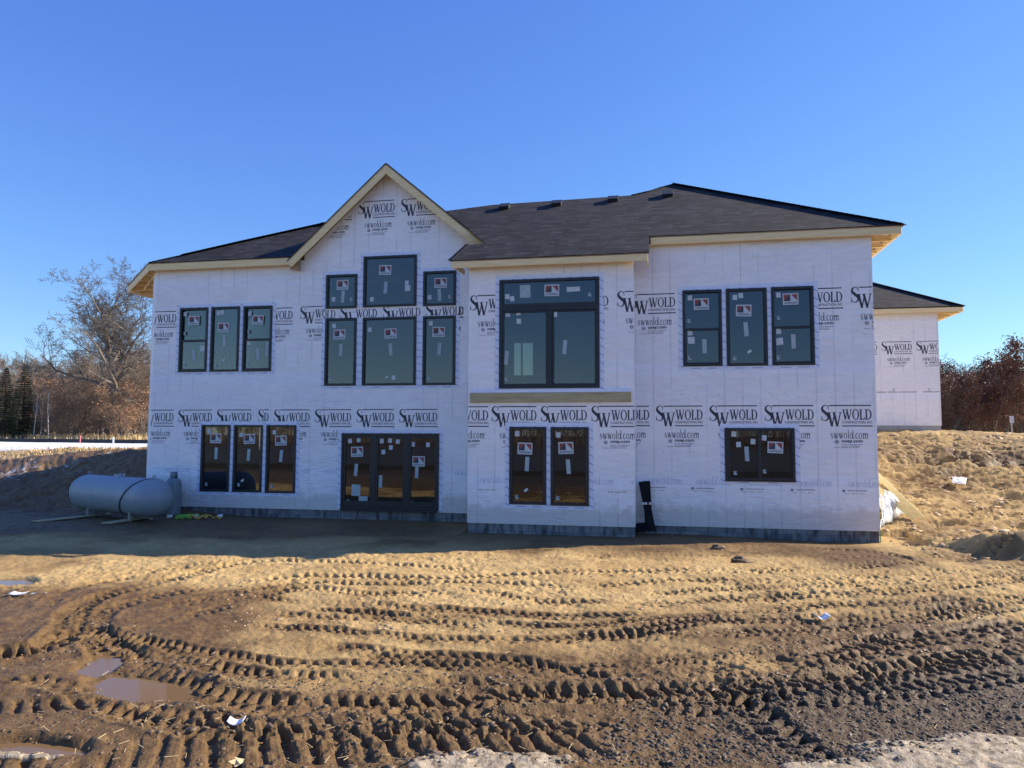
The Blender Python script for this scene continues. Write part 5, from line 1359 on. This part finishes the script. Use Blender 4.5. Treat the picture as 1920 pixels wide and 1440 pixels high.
# ------------------------------------------------------------------ trees
def grow_tree(seed, H, r0, trunk_frac=.35, spread=.8, levels=4, kids=(7, 6, 5, 4), up=.25, wob=.16, twig=.012, lens=(.5, .55, .55, .6), low=False):
    rnd = random.Random(seed); T, G = MB(), MB(); tips = []
    def branch(p, d, L, r, lv):
        n = 5 if lv == 0 else (4 if lv < 3 else 2)
        pts = [p.copy()]; rad = [r]; q = p.copy(); dd_ = d.copy()
        for i in range(n):
            dd_ = (dd_ + Vector((rnd.gauss(0, wob), rnd.gauss(0, wob), rnd.gauss(0, wob * .6) + (up * .25 if lv else .05)))).normalized()
            q = q + dd_ * (L / n); pts.append(q.copy()); rad.append(max(r * (1 - .75 * (i + 1) / n), twig * .6))
        (T if lv < 2 else G).tube(pts, rad, 6 if lv == 0 else (4 if lv == 1 else 3), cap=False)
        if lv >= levels - 1: tips.append(pts[-1]); tips.append(pts[-2]); return
        k = kids[min(lv, len(kids) - 1)]
        for j in range(k):
            t = trunk_frac + (1 - trunk_frac) * (j + rnd.random()) / k if lv == 0 else .15 + .85 * (j + rnd.random() * .8) / k
            t = min(t, .99); i = int(t * n); f = t * n - i; b = pts[i].lerp(pts[min(i + 1, n)], f); rr_ = rad[i] * (1 - f) + rad[min(i + 1, n)] * f
            ax = (pts[min(i + 1, n)] - pts[i]).normalized(); perp = ax.cross(Vector((rnd.gauss(0, 1), rnd.gauss(0, 1), rnd.gauss(0, 1)))).normalized()
            sp_ = spread * rnd.uniform(.7, 1.25); nd = (ax * math.cos(sp_) + perp * math.sin(sp_)).normalized()
            if lv == 0: nd = Vector((nd.x, nd.y, abs(nd.z) * .8 + up)).normalized()
            branch(b, nd, L * lens[min(lv, len(lens) - 1)] * rnd.uniform(.7, 1.15) * (1.15 - .45 * t if lv == 0 else 1 - .3 * t), max(rr_ * .62, twig), lv + 1)
    branch(Vector((0, 0, -.3)), Vector((0, 0, 1)), H, r0, 0)
    return T, G, tips
def leaves(tips, n, size, seed, sig=.35, zmin=1.0):
    rnd = random.Random(seed); mb = MB()
    for _ in range(n):
        t = rnd.choice(tips); p = Vector((t.x + rnd.gauss(0, sig), t.y + rnd.gauss(0, sig), t.z + rnd.gauss(0, sig)))
        if p.z < zmin: continue
        a = Vector((rnd.gauss(0, 1), rnd.gauss(0, 1), rnd.gauss(0, 1))).normalized(); b = a.cross(Vector((rnd.gauss(0, 1), rnd.gauss(0, 1), .3))).normalized(); s = size * rnd.uniform(.6, 1.4)
        mb.poly([p - a * s, p + b * s * .5, p + a * s, p - b * s * .6])
    return mb
def proto(name, label, cat, group, trunk, twigs, leaf=None, bark='bark', tw='twig', leafm='rust_leaf'):
    root = bpy.data.objects.new(name, None); COL.objects.link(root); tag(root, label, cat, group)
    trunk.build('trunk', bark, root, True); c = twigs.build('crown', tw, root)
    if leaf: leaf.build('leaves', leafm, root)
    return root
def dup(root, loc, rz, s, label=None, group=None):
    r = root.copy(); COL.objects.link(r)
    for ch in root.children:
        c = ch.copy(); COL.objects.link(c); c.parent = r
    if label: r['label'] = label
    if group: r['group'] = group
    r.location = loc; r.rotation_euler = (0, 0, rz); r.scale = (s, s, s); return r
class Kind:
    def __init__(s, root): s.root = root; s.used = False
    def put(s, x, y, rz, sc, label=None, group=None, dz=0):
        z = gh(x, y) + dz
        if not s.used:
            s.used = True; s.root.location = (x, y, z); s.root.rotation_euler = (0, 0, rz); s.root.scale = (sc,) * 3
            if label: s.root['label'] = label
            if group: s.root['group'] = group
            return s.root
        return dup(s.root, (x, y, z), rz, sc, label, group)
# the big oak
T, G, tips = grow_tree(21, 15.0, .55, .34, .85, 6, (13, 9, 7, 6, 5), .20, .20, .018, (.60, .58, .55, .5, .45))
p = onY(240, 822, 60)
big = proto('oak_tree', 'huge bare spreading tree towering over the woods left of the house', 'tree', None, T, G, tw='twig'); big.location = (p.x, p.y, gh(p.x, p.y)); big.rotation_euler = (0, 0, 2.2); big.scale = (.88, .88, .80)
LB, LR = 'bare grey-brown tree among the woods at far left', 'bare trees of the woods at left'
bares = []
for sd_ in (1, 2, 3, 4):
    T, G, tips = grow_tree(sd_, 9.5, .13, .25, .62, 5, (11, 6, 5, 4), .35, .13, .014, (.42, .55, .55, .5)); bares.append(Kind(proto('bare_tree', LB, 'tree', LR, T, G, tw='twig' if sd_ % 2 else 'twig_brown')))
brush = []
for sd_ in (11, 12):
    T, G, tips = grow_tree(sd_, 6.0, .10, .05, .95, 5, (13, 6, 5, 4), .15, .22, .014, (.62, .55, .55, .5)); brush.append(Kind(proto('brush_tree', 'low twiggy grey-brown tree in the brush under the big bare tree', 'tree', 'brush trees under the big tree', T, G, tw='twig_brown')))
rust = []
for sd_ in (31, 32, 33):
    T, G, tips = grow_tree(sd_, 8.0, .14, .22, .75, 5, (10, 6, 5, 3), .25, .16, .014, (.45, .55, .5, .5)); rust.append(Kind(proto('oak_tree', 'oak tree holding rusty brown leaves beyond the dirt bank at right', 'tree', 'rusty oaks at right', T, G, leaves(tips, 5200, .11, sd_, .30, 1.2), tw='twig_brown')))
T, G, tips = grow_tree(41, 5.5, .09, .12, .8, 5, (9, 5, 4, 3), .25, .16, .014, (.5, .55, .5, .5)); orange = Kind(proto('oak_tree', 'small oak keeping dry orange leaves in front of the woods at left', 'tree', 'orange-leaved young oaks at left', T, G, leaves(tips, 1200, .09, 41, .28, .5), tw='twig_brown', leafm='orange_leaf'))
T, G, tips = grow_tree(51, 8.0, .09, .4, .5, 4, (8, 5, 4), .45, .03, .012, (.35, .5, .5)); birch = Kind(proto('birch_tree', 'slim pale birch trunk among the dark brush at left', 'tree', 'birches at left', T, G, bark='birch_bark'))
def P2(u, Y): q = onY(u, 815, Y); return q.x, q.y
rnd = random.Random(77)
for i in range(46):
    Y = rnd.uniform(70, 104); u = -30 + 330 * (i + rnd.random()) / 46; x, y = P2(u, Y)
    rnd.choice(bares).put(x, y, rnd.uniform(0, 6.28), (Y / 95) * rnd.uniform(.93, 1.12) * (1.12 if u > 150 else 1.0))
for i in range(16):
    Y = rnd.uniform(58, 70); u = 120 + 175 * (i + rnd.random()) / 16; x, y = P2(u, Y); rnd.choice(brush).put(x, y, rnd.uniform(0, 6.28), rnd.uniform(.85, 1.25))
for i in range(8):
    Y = rnd.uniform(60, 70); u = 78 + 60 * (i + rnd.random()) / 8; x, y = P2(u, Y); rnd.choice(brush).put(x, y, rnd.uniform(0, 6.28), rnd.uniform(.6, .85))
for (u, Y, s, lab) in ((64, 66, 1.0, None), (112, 68, 1.05, None), (218, 57, .75, None), (268, 58, .8, None), (228, 56, .5, None)):
    x, y = P2(u, Y); orange.put(x, y, u, s)
for (u, Y) in ((63, 57), (77, 60), (91, 56)):
    x, y = P2(u, Y); birch.put(x, y, u, .55)
x, y = P2(84, 76); rust[0].put(x, y, 1, .72, 'dark reddish-brown oak standing behind the orange young oaks at left', 'dark red oaks at left'); x, y = P2(96, 72); rust[1].put(x, y, 2, .55, 'dark reddish-brown oak standing behind the orange young oaks at left', 'dark red oaks at left')
def conifer(seed, H, R0):
    rnd = random.Random(seed); T, N = MB(), MB(); T.tube([(0, 0, -.3), (0, 0, H * .5), (0, 0, H)], [.16, .09, .01], 7, cap=False)
    k = 0; z = .35
    while z < H - .05:
        f = 1 - z / H; rr_ = R0 * (f ** .85) * rnd.uniform(.8, 1.12) + .05; nb = 9 if z < H * .8 else 6
        for j in range(nb):
            a = 6.283 * (j + rnd.random()) / nb; L = rr_ * rnd.uniform(.75, 1.15); e = Vector((math.cos(a) * L, math.sin(a) * L, -.18 * L + .12))
            b = Vector((0, 0, z)); d = e.normalized(); s_ = d.cross(Vector((0, 0, 1))).normalized()
            m_ = max(3, int(L / .12))
            for q in range(m_):
                t = (q + .6) / m_; c = b + e * t; w = (.30 * (1 - t) + .12) * (.5 + .5 * min(1, L))
                for sg_ in (-1, 1):
                    tip = c + s_ * sg_ * w + d * w * .7 + Vector((0, 0, rnd.uniform(-.12, .06))); N.poly([c - d * .05, c + d * .08 + Vector((0, 0, .03)), tip])
                N.poly([c, c + d * .14 + s_ * .04, c + d * .12 + Vector((0, 0, rnd.uniform(.04, .12)))])
        z += .17 + .05 * rnd.random()
    return T, N
T, N = conifer(1, 7.2, 2.0); x, y = P2(42, 60)
o = bpy.data.objects.new('spruce_tree', None); COL.objects.link(o); T.build('trunk', 'bark', o, True); N.build('crown', 'needle', o); con = Kind(tag(o, 'taller dark green spruce before the woods, right one of the two at far left', 'tree', 'spruces at far left')); con.put(x, y, 0, 1.0, 'taller dark green spruce standing before the bare woods at far left', dz=-.1)
x, y = P2(6, 58); con.put(x, y, 2, .93, 'shorter dark green spruce at the left edge of the view', dz=-.1)
# right-hand woods
LB2, LR2 = 'bare thin tree among the rusty oaks beyond the dirt bank', 'bare trees at right'
rnd = random.Random(9)
for i in range(34):
    Y = rnd.uniform(66, 100); u = 1735 + 230 * (i + rnd.random()) / 34; x, y = P2(u, Y); rnd.choice(bares).put(x, y, rnd.uniform(0, 6.28), (Y / 80) * rnd.uniform(.62, .80), LB2, LR2)
for (u, Y, s) in ((1770, 62, 1.02), (1790, 66, 1.05), (1822, 66, .95), (1838, 60, .95), (1860, 58, 1.10), (1876, 64, 1.05), (1898, 62, .85), (1915, 60, .9), (1935, 62, 1.0), (1750, 64, 1.0), (1810, 60, .75), (1884, 56, .7), (1850, 70, 1.1), (1783, 58, .75)):
    x, y = P2(u, Y); rust[int(u) % 3].put(x, y, u * 1.3, s * .72)
for i in range(6):
    Y = rnd.uniform(60, 70); u = 1750 + 200 * (i + rnd.random()) / 6; x, y = P2(u, Y); brush[i % 2].put(x, y, i, rnd.uniform(.4, .6), 'low dark bush under the rusty oaks at right', 'brush at right')
# far-off woods that read as one mass
def woods(name, label, n, fx, hmin, hmax, mat='twig_brown', seed=1):
    rnd = random.Random(seed); mb = MB()
    for _ in range(n):
        x, y = fx(rnd); z = gh(x, y); h = rnd.uniform(hmin, hmax); w = rnd.uniform(.03, .07)
        mb.tube([(x, y, z), (x + rnd.gauss(0, .3), y, z + h)], [w, .02], 3, cap=False)
        for k in range(7):
            t = rnd.uniform(.2, 1); L = rnd.uniform(.8, 2.6) * (1.1 - .5 * t); a = rnd.uniform(0, 6.28); b = Vector((x, y, z + h * t))
            mb.tube([b, b + Vector((math.cos(a) * L * .6, math.sin(a) * L * .6, L * .8))], [.035, .02], 3, cap=False)
    return tag(mb.build(name, mat), label, 'woods', kind='stuff')
woods('woods', 'hazy brown mass of bare woods behind the trees at left', 2600, lambda r: P2(r.uniform(-80, 320), r.uniform(104, 128)), 8, 12.5, seed=1)
woods('woods', 'dark mass of bare woods behind the rusty oaks at right', 1500, lambda r: P2(r.uniform(1690, 2000), r.uniform(88, 112)), 6.0, 8.5, seed=2)
woods('woods', 'woods far behind the viewer, seen only in the window glass', 2200, lambda r: (r.uniform(-120, 90), r.uniform(-150, -120)), 5, 9, seed=3)
